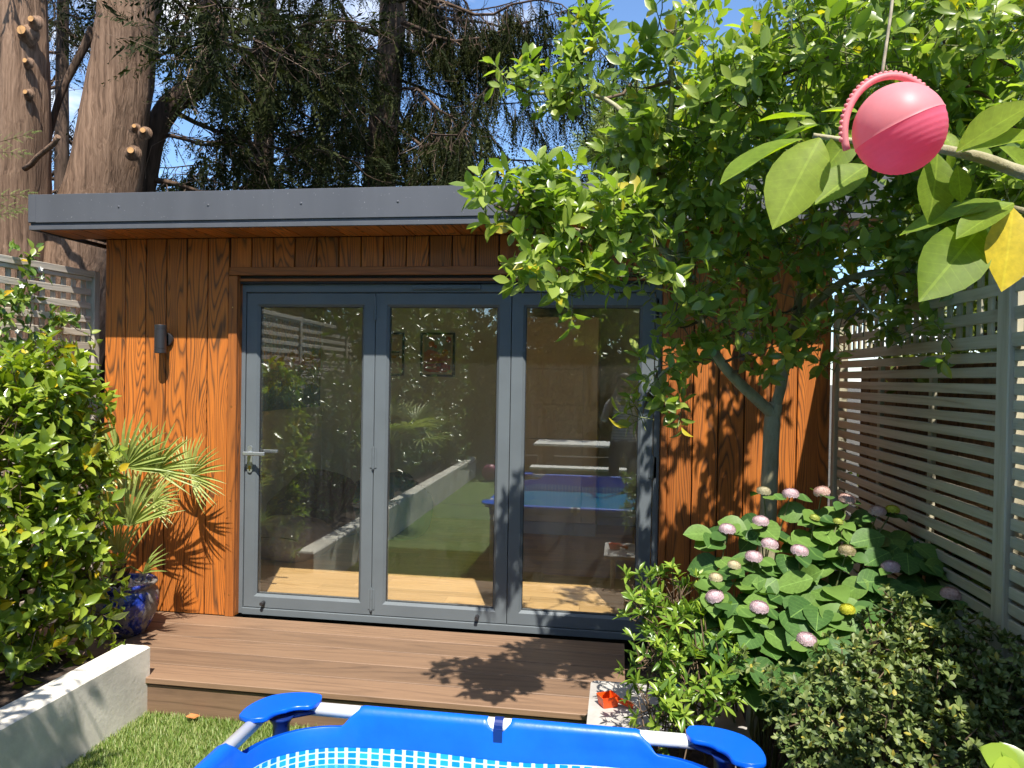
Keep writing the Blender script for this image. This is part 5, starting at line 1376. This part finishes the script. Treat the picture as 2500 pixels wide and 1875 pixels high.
# ------------------------------------------------------------------ evergreen tree on the right
M_TREE = leaf_mat("evergreen_leaf", ((0.125, 0.19, 0.035), (0.205, 0.285, 0.05), (0.33, 0.40, 0.08)), 0.30, 0.44, spec=0.55, tcol=(1.5, 1.7, 0.5), yellow=(0.50, 0.42, 0.04))
tree_spec = (  # px, py, Y, radius
    (1205, 500, -1.85, .06), (1250, 515, -1.8, .09), (1320, 555, -1.8, .13), (1400, 560, -1.75, .15), (1480, 560, -1.7, .17), (1300, 640, -1.85, .07), (1340, 690, -1.85, .08), (1400, 700, -1.8, .08), (1290, 450, -1.85, .06), (1330, 470, -1.8, .09), (1560, 590, -1.6, .18),
    (1245, 205, -1.3, .045), (1290, 225, -1.3, .065), (1340, 235, -1.3, .07), (1420, 190, -1.25, .11), (1450, 110, -1.25, .09), (1440, 50, -1.25, .04), (1380, 215, -1.3, .08),
    (1620, 70, -1.8, .07), (1640, 140, -1.8, .06), (1570, 215, -1.75, .07), (1680, 210, -1.7, .1), (1830, 170, -1.8, .07), (1760, 250, -1.7, .2), (1650, 330, -1.6, .16),
    (1570, 360, -1.6, .1), (1560, 450, -1.5, .18), (1660, 450, -1.4, .24), (1780, 400, -1.4, .25), (1900, 270, -1.6, .2), (1930, 90, -1.8, .13), (2050, 120, -1.7, .17), (2150, 60, -1.7, .2), (2280, 120, -1.6, .22),
    (2400, 60, -1.6, .2), (2480, 180, -1.5, .2), (2050, 300, -1.4, .25), (2200, 330, -1.3, .25), (2350, 320, -1.3, .25), (1900, 480, -1.2, .25), (2050, 520, -1.1, .25), (2200, 560, -1.1, .25), (2330, 520, -1.2, .22), (2460, 450, -1.3, .2), (2450, 620, -1.4, .15),
    (1640, 590, -1.3, .2), (1740, 590, -1.1, .22), (1850, 620, -1.0, .22), (1980, 660, -.9, .22), (2100, 690, -1.0, .2), (2230, 700, -1.1, .15), (2180, 800, -1.2, .09), (2060, 790, -1.0, .14), (2030, 880, -.95, .08),
    (1680, 700, -1.0, .14), (1780, 740, -.95, .15), (1900, 760, -.9, .16), (1960, 850, -.9, .11), (1850, 850, -.95, .1), (1720, 840, -1.0, .09), (1660, 800, -1.1, .08), (1640, 890, -1.2, .06), (1600, 960, -1.3, .055), (1570, 1010, -1.3, .03), (1650, 1010, -1.25, .04), (1630, 760, -1.2, .07), (1540, 680, -1.5, .08), (1450, 640, -1.7, .09), (2330, 830, -1.4, .06), (2460, 760, -1.5, .07))
tblobs = [(onY(x, y, Y), r) for x, y, Y, r in tree_spec + ((2430, 420, -1.5, .17), (2480, 540, -1.6, .15), (2400, 560, -1.4, .15), (2490, 320, -1.6, .18), (2380, 660, -1.4, .1), (2490, 660, -1.6, .1), (1700, 690, -1.35, .1), (1760, 780, -1.2, .09), (1650, 760, -1.4, .08), (1830, 800, -1.1, .09), (1740, 880, -1.15, .06), (1930, 830, -1.05, .09), (1870, 900, -1.0, .05), (1600, 900, -1.35, .05))]
tblobs += [(np.array(c_), r_) for c_, r_ in (((3.25, -.85, 2.75), .16), ((2.9, -.9, 2.8), .14), ((3.45, -1.0, 3.0), .16), ((2.75, -1.05, 3.1), .13))]
tr_base = np.array([3.06, -0.78, ZL])
et = thing("evergreen_tree", "small evergreen tree with pale forked trunk and spreading leafy crown by the doors", "tree", tuple(tr_base))
fork = onY(1885, 1020, -0.75)
tm, _, _ = trunk_mesh([tr_base, (tr_base + fork) / 2 + np.array([.008, 0, 0]), fork, onY(1895, 985, -.75)], [.055, .039, .037, .031], 18, 0.03, 24)
part("trunk", tm, M_BARK_S, et, smooth=True)
def limb(pix, r0, r1, name="branch"):
    q = np.array([onY(x, y, Y) for x, y, Y in pix]); t_ = np.linspace(0, 1, len(q)); tt = np.linspace(0, 1, 22)
    p = np.stack([np.interp(tt, t_, q[:, i]) for i in range(3)], -1)
    for _ in range(2): p[1:-1] = (p[:-2] + 2 * p[1:-1] + p[2:]) / 4
    p += np.cumsum(rng.normal(0, .002, p.shape), 0)
    part(name, MB().tube(p, np.linspace(r0, r1, 22), 10, cap=False), M_BARK_S, et, smooth=True); return p
LBS = [limb([(1890, 1015, -.75), (1800, 930, -.85), (1740, 860, -.95), (1690, 740, -1.1), (1640, 620, -1.3), (1570, 560, -1.5), (1420, 570, -1.75), (1260, 520, -1.82)], .028, .007),
       limb([(1890, 1000, -.75), (1915, 900, -.75), (1940, 780, -.8), (1960, 640, -.9), (1990, 480, -1.1), (1900, 300, -1.4), (1800, 150, -1.6)], .026, .007),
       limb([(1690, 740, -1.1), (1650, 560, -1.3), (1620, 420, -1.5), (1560, 300, -1.45), (1460, 220, -1.28), (1300, 225, -1.3)], .02, .005),
       limb([(1960, 640, -.9), (2060, 520, -1.1), (2180, 380, -1.3), (2300, 220, -1.5), (2420, 100, -1.6)], .022, .006),
       limb([(1940, 780, -.8), (2060, 680, -.95), (2220, 660, -1.1), (2360, 620, -1.3), (2480, 560, -1.4)], .02, .006),
       limb([(1740, 860, -.95), (1690, 880, -1.1), (1630, 900, -1.25), (1580, 960, -1.3)], .009, .003),
       limb([(2060, 680, -.95), (2130, 760, -1.1), (2200, 810, -1.2)], .008, .003), limb([(2360, 620, -1.3), (2420, 720, -1.45), (2440, 830, -1.5)], .008, .003), limb([(1620, 420, -1.5), (1640, 250, -1.7), (1640, 120, -1.8), (1660, 40, -1.85)], .012, .003)]
allp = np.concatenate(LBS)
for c, r in tblobs:
    i = np.argmin(np.linalg.norm(allp - c, axis=1)); part("branchlet", MB().tube(path_noise(allp[i], c, 6, 0.05), np.linspace(.008, .003, 6), 6, cap=False), M_TWIG, et, smooth=True)
P, D = [], []
for c, r in tblobs:
    qx, qy, _q = proj(c); low = qy > 540 and qx > 1540
    n_ = max(4, int((40 if low else 78) * 4 * math.pi * r * r * (1.0 if r > .12 else 1.6)))
    d = rand_dir(n_); rr = rng.uniform(.2, 1.08, n_) ** 0.6
    P.append(c + d * r * rr[:, None]); D.append(unit(d * .7 + np.array([-.1, -.25, .5]) + rng.normal(0, .35, (n_, 3))))
P = np.concatenate(P); D = np.concatenate(D)
leafy(et, LEAF_OVAL, shoots(P, D, 6, 0.085, 0.076, (35, 80), .3), M_TREE, 300)
m = MB()
for i in rng.permutation(len(P))[:1300]: m.tube([P[i] - D[i] * .09 + rng.normal(0, .012, 3), P[i], P[i] + D[i] * .07], [.0024, .002, .001], 4, cap=False)
part("twigs", m, M_TWIG_G, et, smooth=True, kind='stuff')

# ------------------------------------------------------------------ hydrangea
M_HYD = leaf_mat("hydrangea_leaf", ((0.04, 0.10, 0.024), (0.066, 0.145, 0.033), (0.13, 0.225, 0.045)), 0.5, 0.22, spec=0.3, veins=(7, 0.4), tcol=(1.5, 1.7, .5))
HYD = [leaf_tpl([(0, .01), (.05, .10), (.15, .25), (.3, .36), (.48, .40), (.65, .36), (.8, .25), (.92, .11), (1.0, .004)], f, c, .012) for f, c in ((.10, .14), (.16, .28), (.06, .05))]
hy = thing("hydrangea", "hydrangea bush with broad dark leaves and pale pink flower heads", "hydrangea", (2.98, -1.25, ZL))
heads = ((605, 115, 0), (755, 130, 1), (930, 118, 2), (1070, 160, 2), (1240, 228, 2), (1325, 218, 4), (1650, 270, 4), (1845, 265, 5), (890, 262, 6), (1020, 283, 6), (588, 283, 1), (402, 328, 1), (638, 410, 1), (550, 483, 1), (805, 448, 1), (1070, 448, 5), (1315, 540, 1), (440, 528, 3), (337, 598, 3), (332, 705, 1), (580, 765, 1), (1072, 775, 4), (845, 945, 1), (1865, 645, 6), (1650, 690, 2), (2050, 650, 2))
hcol = {0: ((0.42, 0.38, 0.24),) * 3, 1: ((0.52, 0.36, 0.40), (0.60, 0.45, 0.48), (0.66, 0.52, 0.54)), 2: ((0.52, 0.32, 0.28), (0.60, 0.42, 0.36), (0.64, 0.46, 0.40)), 3: ((0.5, 0.45, 0.27), (0.55, 0.48, 0.3), (0.6, 0.52, 0.35)), 4: ((0.40, 0.42, 0.02), (0.50, 0.50, 0.03), (0.58, 0.56, 0.06)), 5: ((0.24, 0.22, 0.09), (0.34, 0.28, 0.15), (0.40, 0.34, 0.2)), 6: ((0.30, 0.36, 0.05), (0.36, 0.42, 0.07), (0.45, 0.48, 0.12))}
hm = {k: leaf_mat("floret_%d" % k, v, 0.6, 0.2, tcol=(1, 1, 1)) for k, v in hcol.items()}
def hydY(py): return float(np.interp(py, [1190, 1300, 1450, 1600, 1700], [-1.0, -1.15, -1.45, -1.65, -1.72]))
hstem = []
hpos = []
for x, y, kind in heads:
    px, py = 1600 + x / 2.288, 1150 + y / 2.288
    Y = hydY(py) - 0.02; c = onY(px, py, Y)
    R = {6: .020, 4: .027, 5: .033, 3: .026, 0: .03}.get(kind, .034)
    ax = unit((rng.normal(0, .15), -.25, 1.0)); V_ = []; Fc_ = []; u = unit(np.cross(ax, (1, .2, 0))); w = np.cross(ax, u)
    vv = []
    for q in range(84):
        th = math.sqrt((q + .5) / 84) * 1.5; a = q * 2.4
        d = unit(u * math.sin(th) * math.cos(a) + w * math.sin(th) * math.sin(a) + ax * math.cos(th) * .75)
        fc = c + (u * math.sin(th) * math.cos(a) + w * math.sin(th) * math.sin(a)) * R + ax * R * .62 * math.cos(th)
        e1 = unit(np.cross(d, rng.normal(size=3))); e2 = np.cross(d, e1); s_ = R * .24 * rng.uniform(.8, 1.2)
        for k in range(4):
            a2 = k * math.pi / 2; f1 = e1 * math.cos(a2) + e2 * math.sin(a2); f2 = np.cross(d, f1); b = len(V_)
            V_ += [fc, fc + f1 * s_ * .6 - f2 * s_ * .5 + d * s_ * .15, fc + f1 * s_ * 1.1 + d * s_ * .05, fc + f1 * s_ * .6 + f2 * s_ * .5 + d * s_ * .15]; Fc_.append((b, b + 1, b + 2, b + 3)); vv += [rng.random()] * 4
    mm = MB().add(V_, Fc_); o_b = len(vv); mm.lathe([(R * .84 * math.sin(q), R * .5 * math.cos(q)) for q in np.linspace(1.9, .05, 7)], tuple(c), 12); vv += [.3] * (len(mm.v) - o_b); o = part("flower_head", mm, hm[kind], hy)
    at_ = o.data.attributes.new('var', 'FLOAT', 'POINT'); at_.data.foreach_set('value', np.array(vv, np.float32))
    root = np.array([2.98 + (c[0] - 2.98) * .25, -1.25 + (c[1] + 1.25) * .2, ZL + .02])
    pth = path_noise(root, c - ax * R * .1, 8, 0.03); part("stem", MB().tube(pth, np.linspace(.006, .0028, 8), 6, cap=False), M_TWIG_G, hy, smooth=True)
    hpos.append((c, pth))
lp_, ld_, ln_, ll_ = [], [], [], []
for c, pth in hpos:
    a0_ = rng.uniform(0, 3.14)
    for lev, (i, sz) in enumerate(((7, .07), (6, .115), (5, .125), (4, .12))):
        for s_ in (0, 1):
            a = a0_ + lev * 1.57 + s_ * math.pi; base = pth[i] + (np.array([0, 0, -.012]) if i == 7 else 0)
            d = unit((math.cos(a), math.sin(a) - .25, rng.uniform(-.25, .25))); lp_.append(base + d * .02); ld_.append(d); ln_.append(unit((rng.normal(0, .2) + d[0] * .25, -.45 + d[1] * .2, 1.0))); ll_.append(sz * rng.uniform(.85, 1.15))
# more leaves over the dome of the bush
for _ in range(230):
    px = rng.uniform(1710, 2300); lo = 1240 + 60 * abs(px - 1980) / 300; py = rng.uniform(lo, 1700 if px < 2100 else 1560)
    c = onY(px, py, hydY(py) + rng.uniform(.0, .15)); a = rng.uniform(0, 6.28)
    d = unit((math.cos(a), -.4 + math.sin(a) * .7, rng.uniform(-.55, .1))); lp_.append(c - d * .05); ld_.append(d); ln_.append(unit((d[0] * .4, -.7, .8) + rng.normal(0, .15, 3))); ll_.append(rng.uniform(.105, .15))
for _ in range(60):
    px = rng.uniform(2200, 2480); py = rng.uniform(1320, 1560)
    c = onY(px, py, -1.3 + rng.uniform(-.1, .1)); a = rng.uniform(0, 6.28); d = unit((math.cos(a), -.4 + math.sin(a) * .7, rng.uniform(-.5, .1))); lp_.append(c); ld_.append(d); ln_.append(unit((d[0] * .4, -.6, .8))); ll_.append(rng.uniform(.10, .14))
leafy(hy, HYD, frames(np.array(lp_), np.array(ld_), np.array(ln_), np.array(ll_)), M_HYD, 300)

# ------------------------------------------------------------------ other shrubs in the right bed
M_PIE = leaf_mat("pieris_leaf", ((0.07, 0.14, 0.02), (0.14, 0.24, 0.03), (0.28, 0.38, 0.05)), 0.3, 0.28, tcol=(1.5, 1.6, .4))
pb = [(onY(x, y, Y), r) for x, y, Y, r in ((1555, 1470, -1.45, .07), (1610, 1540, -1.5, .09), (1660, 1450, -1.35, .09), (1590, 1610, -1.62, .08), (1690, 1570, -1.5, .1), (1600, 1730, -1.75, .07), (1680, 1680, -1.65, .1), (1650, 1770, -1.75, .07), (1740, 1640, -1.6, .1), (1580, 1440, -1.4, .05), (1720, 1500, -1.4, .06))]
bush("pieris_shrub", "bright green whorled leaf shrub in front of the hydrangea by the table", "shrub", (2.62, -1.5, ZL), pb, 230, 8, 0.05, 0.055, M_PIE, LEAF_NARROW, 300, ang=(30, 75), whorl=True, stemmat=M_TWIG)
M_AZA = leaf_mat("azalea_leaf", ((0.065, 0.10, 0.025), (0.11, 0.16, 0.04), (0.20, 0.24, 0.07)), 0.5, 0.22, yellow=(0.35, 0.30, 0.05))
ab = [(onY(x, y, Y), r) for x, y, Y, r in ((2140, 1560, -1.8, .07), (2200, 1480, -1.75, .06), (2250, 1600, -1.8, .12), (2350, 1580, -1.75, .11), (2450, 1630, -1.8, .13), (2050, 1650, -1.9, .1), (2150, 1700, -1.95, .13), (2280, 1720, -1.95, .15), (2400, 1740, -1.95, .14), (2490, 1720, -1.9, .1), (1950, 1740, -1.95, .09), (2060, 1790, -2.0, .12), (2180, 1820, -2.05, .13), (2310, 1850, -2.1, .12), (2000, 1860, -2.05, .07), (1900, 1660, -1.85, .04), (1830, 1620, -1.8, .03), (2480, 1880, -2.1, .12))]
bush("azalea_shrub", "dense small leaved olive green azalea at the lower right", "shrub", (3.05, -2.0, ZL), ab, 760, 7, 0.020, 0.027, M_AZA, LEAF_OVAL, 300, ang=(30, 80), whorl=True, stemmat=M_TWIG)
M_LILY = leaf_mat("lily_leaf", ((0.03, 0.08, 0.02), (0.05, 0.11, 0.03), (0.09, 0.16, 0.04)), 0.35, 0.25)
lc = onY(1965, 1830, -1.95)
ly = thing("strap_leaved_plant", "small plant with narrow arching leaves under the azalea beside the pool corner", "plant", (lc[0], lc[1], ZL))
nn_ = 16; a = np.arange(nn_) * 2.4
part("stem", MB().tube([(lc[0], lc[1], ZL), lc], [.006, .004], 6), M_TWIG_G, ly)
leafy(ly, [leaf_tpl([(0, .01), (.3, .05), (.6, .055), (.85, .03), (1, .002)], .3, .45)], frames(np.tile(lc, (nn_, 1)) - np.array([0, 0, .02]) , unit(np.stack([np.cos(a), np.sin(a), rng.uniform(.1, .9, nn_)], -1)), np.tile([0, 0, 1.0], (nn_, 1)) + rng.normal(0, .1, (nn_, 3)), rng.uniform(.08, .12, nn_)), M_LILY, 20)
cl_ = thing("broad_leaved_plant", "broad bright green leaf poking in at the lower right corner", "plant", (2.95, -2.75, ZL))
q0 = onY(2505, 1900, -2.55)
part("stem", MB().tube([(2.95, -2.75, ZL), q0], [.008, .004], 6), M_TWIG_G, cl_)
leafy(cl_, HYD, frames(np.array([q0] * 3), unit(np.array([(-.8, .1, .5), (-.3, .3, .7), (-.6, -.3, .2)])), np.array([(0.2, -.7, .7)] * 3), np.array([.11, .08, .1])), M_PIE, 5)

# ------------------------------------------------------------------ magnolia branch with the hanging toy
M_MAG = leaf_mat("magnolia_leaf", ((0.16, 0.24, 0.025), (0.20, 0.285, 0.03), (0.25, 0.33, 0.035)), 0.55, 0.5, spec=0.3, veins=(9, 0.2), tcol=(1.9, 1.85, .35))
M_MAGY = leaf_mat("yellow_magnolia_leaf", ((0.55, 0.44, 0.03), (0.62, 0.48, 0.03), (0.66, 0.5, 0.04)), 0.42, 0.4, veins=(9, 0.12), tcol=(1.3, 1.15, .3))
MAG = lambda hw, f, c: leaf_tpl([(0, .012), (.06, .25 * hw), (.16, .55 * hw), (.3, .84 * hw), (.45, .99 * hw), (.58, hw), (.72, .84 * hw), (.84, .56 * hw), (.93, .26 * hw), (1, .004)], f, c, .012)
mg = thing("magnolia_tree", "magnolia branch with large pale leaves reaching in at the upper right", "tree", (3.75, -3.15, ZL))
YM = -3.2
br = [onY(2640, 440, YM + .02), onY(2500, 425, YM), onY(2400, 385, YM), onY(2330, 370, YM), onY(2230, 350, YM + .03), onY(2080, 345, YM + .05), onY(1985, 330, YM + .05)]
trk = path_noise((3.75, -3.15, ZL), (3.65, -3.1, 2.5), 9, .02)
part("trunk", MB().tube(trk, np.linspace(.05, .03, 9), 12, cap=False), M_BARK_S, mg, smooth=True)
p_ = np.array([trk[6]] + br); t_ = np.linspace(0, 1, len(p_)); tt = np.linspace(0, 1, 40); p2_ = np.stack([np.interp(tt, t_, p_[:, i]) for i in range(3)], -1)
for _ in range(3): p2_[1:-1] = (p2_[:-2] + 2 * p2_[1:-1] + p2_[2:]) / 4
part("branch", MB().tube(p2_, np.concatenate([np.linspace(.014, .009, 14), np.linspace(.009, .0035, 26)]), 10, cap=False), M_BARK_S, mg, smooth=True)
part("branch", MB().tube([onY(2600, 560, YM), onY(2520, 520, YM), onY(2470, 505, YM)], [.007, .005, .003], 8), M_BARK_S, mg, smooth=True)
def C6(x, y): return 1750 + x / 2.552, 100 + y / 2.552
mleaves = (  # base, tip (picture points), half width, depth base/tip, normal, fold, curl
    ((645, 605), (352, 1140), .265, -.02, -.06, (-.2, -.9, .2), .16, .10), ((865, 555), (672, 808), .30, .06, .04, (.1, -1, .1), .08, .06), ((935, 775), (606, 990), .26, .02, -.02, (-.2, -.8, .5), .12, .1),
    ((530, 610), (5, 840), .11, .03, .0, (-.1, -.35, .9), .2, .22), ((600, 470), (265, 465), .13, .05, .1, (.0, -.4, 1), .25, -.1), ((880, 445), (655, 418), .16, .04, .07, (0, -.5, .9), .25, .2), ((640, 520), (300, 640), .10, .08, .1, (0, -.4, 1), .2, .15),
    ((1490, 690), (1985, 345), .33, -.02, -.08, (.1, -.75, .6), .10, .12), ((1500, 700), (2010, 560), .24, -.01, -.1, (-.1, -.7, .7), .15, .1), ((1375, 700), (1345, 1130), .30, .04, .02, (.15, -1, .1), .08, .08), ((1500, 775), (1528, 1010), .28, -.01, .0, (-.3, -1, .1), .12, .05),
    ((1840, 1020), (1130, 1158), .095, -.02, .04, (-.1, -.5, .85), .3, .15), ((1850, 1010), (1490, 1200), .22, -.03, -.05, (-.2, -.6, .8), .12, .12), ((1660, 1140), (1288, 1590), .30, .0, -.06, (-.15, -1, .2), .10, .10),
    ((1760, 660), (2010, 830), .22, .02, .03, (0, -.8, .6), .12, .1), ((1500, 690), (1400, 560), .25, .05, .06, (0, -1, .3), .1, .1), ((1720, 720), (1560, 660), .25, .03, .05, (0, -.9, .5), .1, .1), ((1440, 690), (1470, 800), .3, .05, .06, (0, -1, .2), .1, .1))
for b_, t2_, hw, yb, yt, nm_, f_, c_ in mleaves:
    A = onY(*C6(*b_), YM + yb); B = onY(*C6(*t2_), YM + yt); L_ = np.linalg.norm(B - A)
    FRl = frames(np.array([A]), np.array([B - A]), np.array([nm_], float), np.array([L_])); leafy(mg, [MAG(hw, f_, c_)], FRl, M_MAG, 1)
A = onY(*C6(1845, 1035), YM - .02); B = onY(*C6(1800, 1548), YM - .05)
leafy(mg, [MAG(.28, .1, .08)], frames(np.array([A]), np.array([B - A]), np.array([(.1, -1, .15)]), np.array([np.linalg.norm(B - A)])), M_MAGY, 1)
# a few more leaves on the unseen part of the tree
P_ = np.array([trk[k] + rng.normal(0, .25, 3) for k in rng.integers(5, 9, 30)]) + np.array([.35, -.2, .3]); D_ = rand_dir(30)
leafy(mg, [MAG(.25, .1, .1)], frames(P_, D_ + np.array([0, 0, -.2]), np.array([[0, -.3, 1.0]] * 30), np.full(30, .16)), M_MAG, 0)

def pink_mat(name, c1, c2):
    m = plain(name, c1, 0.45, 0.06, 30.0); ntp = m.node_tree; bs = [n for n in ntp.nodes if n.type == 'BSDF_PRINCIPLED'][0]
    trp = node(ntp, 'ShaderNodeBsdfTranslucent', {0: c2}); mxp = node(ntp, 'ShaderNodeMixShader', {0: 0.5, 1: bs.outputs[0], 2: trp.outputs[0]})
    ntp.links.new(mxp.outputs[0], [n for n in ntp.nodes if n.type == 'OUTPUT_MATERIAL'][0].inputs[0]); return m
M_PINK = pink_mat("pink_plastic", (0.88, 0.40, 0.42), (0.95, 0.32, 0.38, 1))
bc = onY(2195, 316, YM - .10); RB = 105 / F_PX * float((bc - CP) @ CR[2])
ty = thing("hanging_toy", "round pink plastic toy with a beaded handle hanging on a string", "toy", tuple(bc))
# shell: slightly egg shaped ball split along a seam, fine ribs on the lower half
tilt = Matrix.Rotation(math.radians(-24), 4, 'Y')
V_, Fc_ = [], []; nu, nv = 48, 90
for j in range(nv + 1):
    p = math.pi * j / nv
    for i in range(nu):
        a = 2 * math.pi * i / nu
        rr = RB * (1 + (0.004 * math.sin(p * 46) if p < math.pi * .5 else 0))
        if abs(j - nv / 2) < 0.6: rr *= 1.012
        v = Vector((rr * math.sin(p) * math.cos(a) * 0.985, rr * math.sin(p) * math.sin(a), -rr * math.cos(p) * 1.03)); V_.append(tuple(tilt @ v + Vector(bc)))
qd = lambda j0, j1: [(j * nu + i, j * nu + (i + 1) % nu, (j + 1) * nu + (i + 1) % nu, (j + 1) * nu + i) for j in range(j0, j1) for i in range(nu)]
sh = part("lower_shell", MB().add(V_[:(nv // 2 + 1) * nu], qd(0, nv // 2)), pink_mat("pink_ribbed_plastic", (0.86, 0.20, 0.30), (0.95, 0.20, 0.34, 1)), ty, smooth=True)
sh2 = part("upper_shell", MB().add([tuple((Vector(v) - Vector(bc)) * 1.008 + Vector(bc)) for v in V_[(nv // 2) * nu:]], qd(0, nv - nv // 2)), M_PINK, ty, smooth=True)
hp = []
hc = np.array(bc)
uR = CR[0]; uU = -CR[1]
for a in np.radians(np.linspace(36, 198, 30)):
    hp.append(hc + uR * RB * (1.13 * math.cos(a) - .05) + uU * RB * 1.33 * math.sin(a) + CR[2] * .012)
ho = part("handle", MB().tube(hp, 0.005, 10), M_PINK, ty, smooth=True)
for k in range(2, 28):
    d = unit(hp[k] - hc); part("bead", MB().lathe([(.0006, -.0035), (.0032, -.002), (.0036, 0), (.0032, .002), (.0006, .0035)], tuple(hp[k] + d * .0045), 8), M_PINK, ho, smooth=True)
M_STRING = plain("string", (0.50, 0.44, 0.32), 0.9, .2, 60)
top_ = hp[12]
sp_ = path_noise(top_, onY(2192, -120, YM - .10), 14, .004)
part("string", MB().tube(sp_, .0022 , 6), M_STRING, ty, smooth=True)

# ------------------------------------------------------------------ unseen end boundary, added to darken the mirrored background
ef = thing("added_end_fence", "brown boarded fence added out of view at the far end of the garden", "fence", (1.2, -11.9, ZL))
for k in range(48): plank("fence_board", 2.3, 0.148, 0.018, (-2.4 + k * 0.153, -11.9 + random.uniform(0, .006), 1.15 + ZL), AX_V, M_BROWN, ef)
# ------------------------------------------------------------------ the photographer (seen only in the glass)
def figure():
    V = []; E_ = []; R_ = []
    def v(p, r, par=None):
        V.append(tuple(p)); R_.append(r if isinstance(r, tuple) else (r, r))
        if par is not None: E_.append((par, len(V) - 1))
        return len(V) - 1
    bx, by = 2.44, -4.80
    g0 = ZL
    pel = v((bx, by, g0 + .95), (.155, .11))
    wa = v((bx, by + .01, g0 + 1.12), (.14, .10), pel); ch = v((bx, by + .01, g0 + 1.32), (.165, .115), wa); ub = v((bx, by, g0 + 1.46), (.12, .085), ch)
    nk = v((bx, by + .02, g0 + 1.545), .055, ub); hd0 = v((bx, by + .035, g0 + 1.61), .078, nk); hd1 = v((bx, by + .035, g0 + 1.70), (.08, .095), hd0); hd2 = v((bx, by + .025, g0 + 1.775), .06, hd1)
    nose = v((bx, by + .14, g0 + 1.675), .012, hd1)
    for s in (-1, 1):
        sh = v((bx + s * .19, by, g0 + 1.43), .062, ub); el = v((bx + s * .25, by + .12, g0 + 1.22), .045, sh); wr = v((bx + s * .10, by + .30, g0 + 1.60), .028, el)
        pm = v((bx + s * .065, by + .345, g0 + 1.68), (.034, .018), wr)
        for k in range(4):
            a = v((bx + s * (.075 - .004 * k), by + .385 - .002 * k, g0 + 1.70 + .018 * (1.5 - k)), .0095, pm); b = v((bx + s * .05, by + .392, g0 + 1.708 + .018 * (1.5 - k)), .0085, a); c = v((bx + s * (.03 + .005 * (k == 3)), by + .388, g0 + 1.71 + .018 * (1.5 - k)), .0075, b)
        a = v((bx + s * .055, by + .355, g0 + 1.735), .011, pm); b = v((bx + s * .025, by + .365, g0 + 1.745), .009, a)
        hp = v((bx + s * .10, by, g0 + .88), .10, pel); kn = v((bx + s * .12, by + .02, g0 + .50), .062, hp); an = v((bx + s * .13, by - .02, g0 + .10), .04, kn); he = v((bx + s * .13, by - .03, g0 + .045), .042, an); to = v((bx + s * .145, by + .13, g0 + .035), (.045, .03), he)
    me = bpy.data.meshes.new("body_cage"); me.from_pydata(V, E_, [])
    o = bpy.data.objects.new("body_cage", me); COL.objects.link(o)
    sk = o.modifiers.new("skin", 'SKIN'); o.modifiers.new("sub", 'SUBSURF').levels = 2
    for i, d in enumerate(me.skin_vertices[0].data): d.radius = R_[i]; d.use_root = (i == 0)
    dg = bpy.context.evaluated_depsgraph_get(); ev = o.evaluated_get(dg)
    m2 = bpy.data.meshes.new_from_object(ev); bpy.data.objects.remove(o)
    m2.name = "body"
    skin = plain("skin", (0.52, 0.31, 0.22), 0.5, .05); shorts = plain("navy_shorts", (0.03, 0.04, 0.08), .8)
    sm, nt, b = new_mat("striped_shirt"); tcz = node(nt, 'ShaderNodeSeparateXYZ', {0: node(nt, 'ShaderNodeTexCoord').outputs['Object']}).outputs[2]
    st = math_n(nt, 'GREATER_THAN', math_n(nt, 'FRACT', math_n(nt, 'MULTIPLY', tcz, 28.0)), 0.6); setc(nt, b, 'Base Color', mixc(nt, st, (0.72, 0.70, 0.66), (0.06, 0.07, 0.10))); setc(nt, b, 'Roughness', .85)
    shoe = plain("canvas_shoe", (0.5, 0.5, 0.5), .8)
    for m in (skin, sm, shorts, shoe): m2.materials.append(m)
    for p in m2.polygons:
        c = p.center; z = c[2] - g0; p.use_smooth = True
        arm = abs(c[0] - bx) > .17 or c[1] > by + .17
        if z < .085: k = 3
        elif z < .52: k = 0
        elif z < .97: k = 2
        elif z < 1.51 and not (c[1] > by + .14 and z > 1.24) : k = 1
        else: k = 0
        p.material_index = k
    t = thing("person", "person in a striped shirt holding up a phone, reflected in the right pane", "person", (bx, by, g0))
    body = ob("body", m2); body.parent = t; body.matrix_parent_inverse = Matrix.Translation(-TL(t))
    hr = MB(); hc = np.array([bx, by + .012, g0 + 1.705])
    prof = [(.098 * math.sin(q), .115 * math.cos(q)) for q in np.linspace(1.75, .03, 9)]
    hr.lathe(prof, tuple(hc), 20); hr.v = [(x, min(y, by + .075), z) for x, y, z in hr.v]
    part("hair", hr, plain("brown_hair", (0.06, 0.035, 0.02), .6, .2, 60), t, smooth=True)
    for s in (-1, 1):
        part("eye", MB().lathe([(.010 * math.sin(q), -.010 * math.cos(q)) for q in np.linspace(.05, 3.09, 7)], (bx + s * .032, by + .122, g0 + 1.695), 10), M_BLACK, t, smooth=True)
    ph = thing("phone", "dark phone held up in landscape by the person", "phone", (2.405, -4.42, g0 + 1.70))
    part("phone_body", MB().box(2.33, 2.48, -4.424, -4.416, 1.50, 1.575, c=.003), M_BLACK, ph)
    part("lens", MB().tube([(2.405, -4.416, 1.543), (2.405, -4.413, 1.543)], .007, 12), M_DARK, ph)
figure()
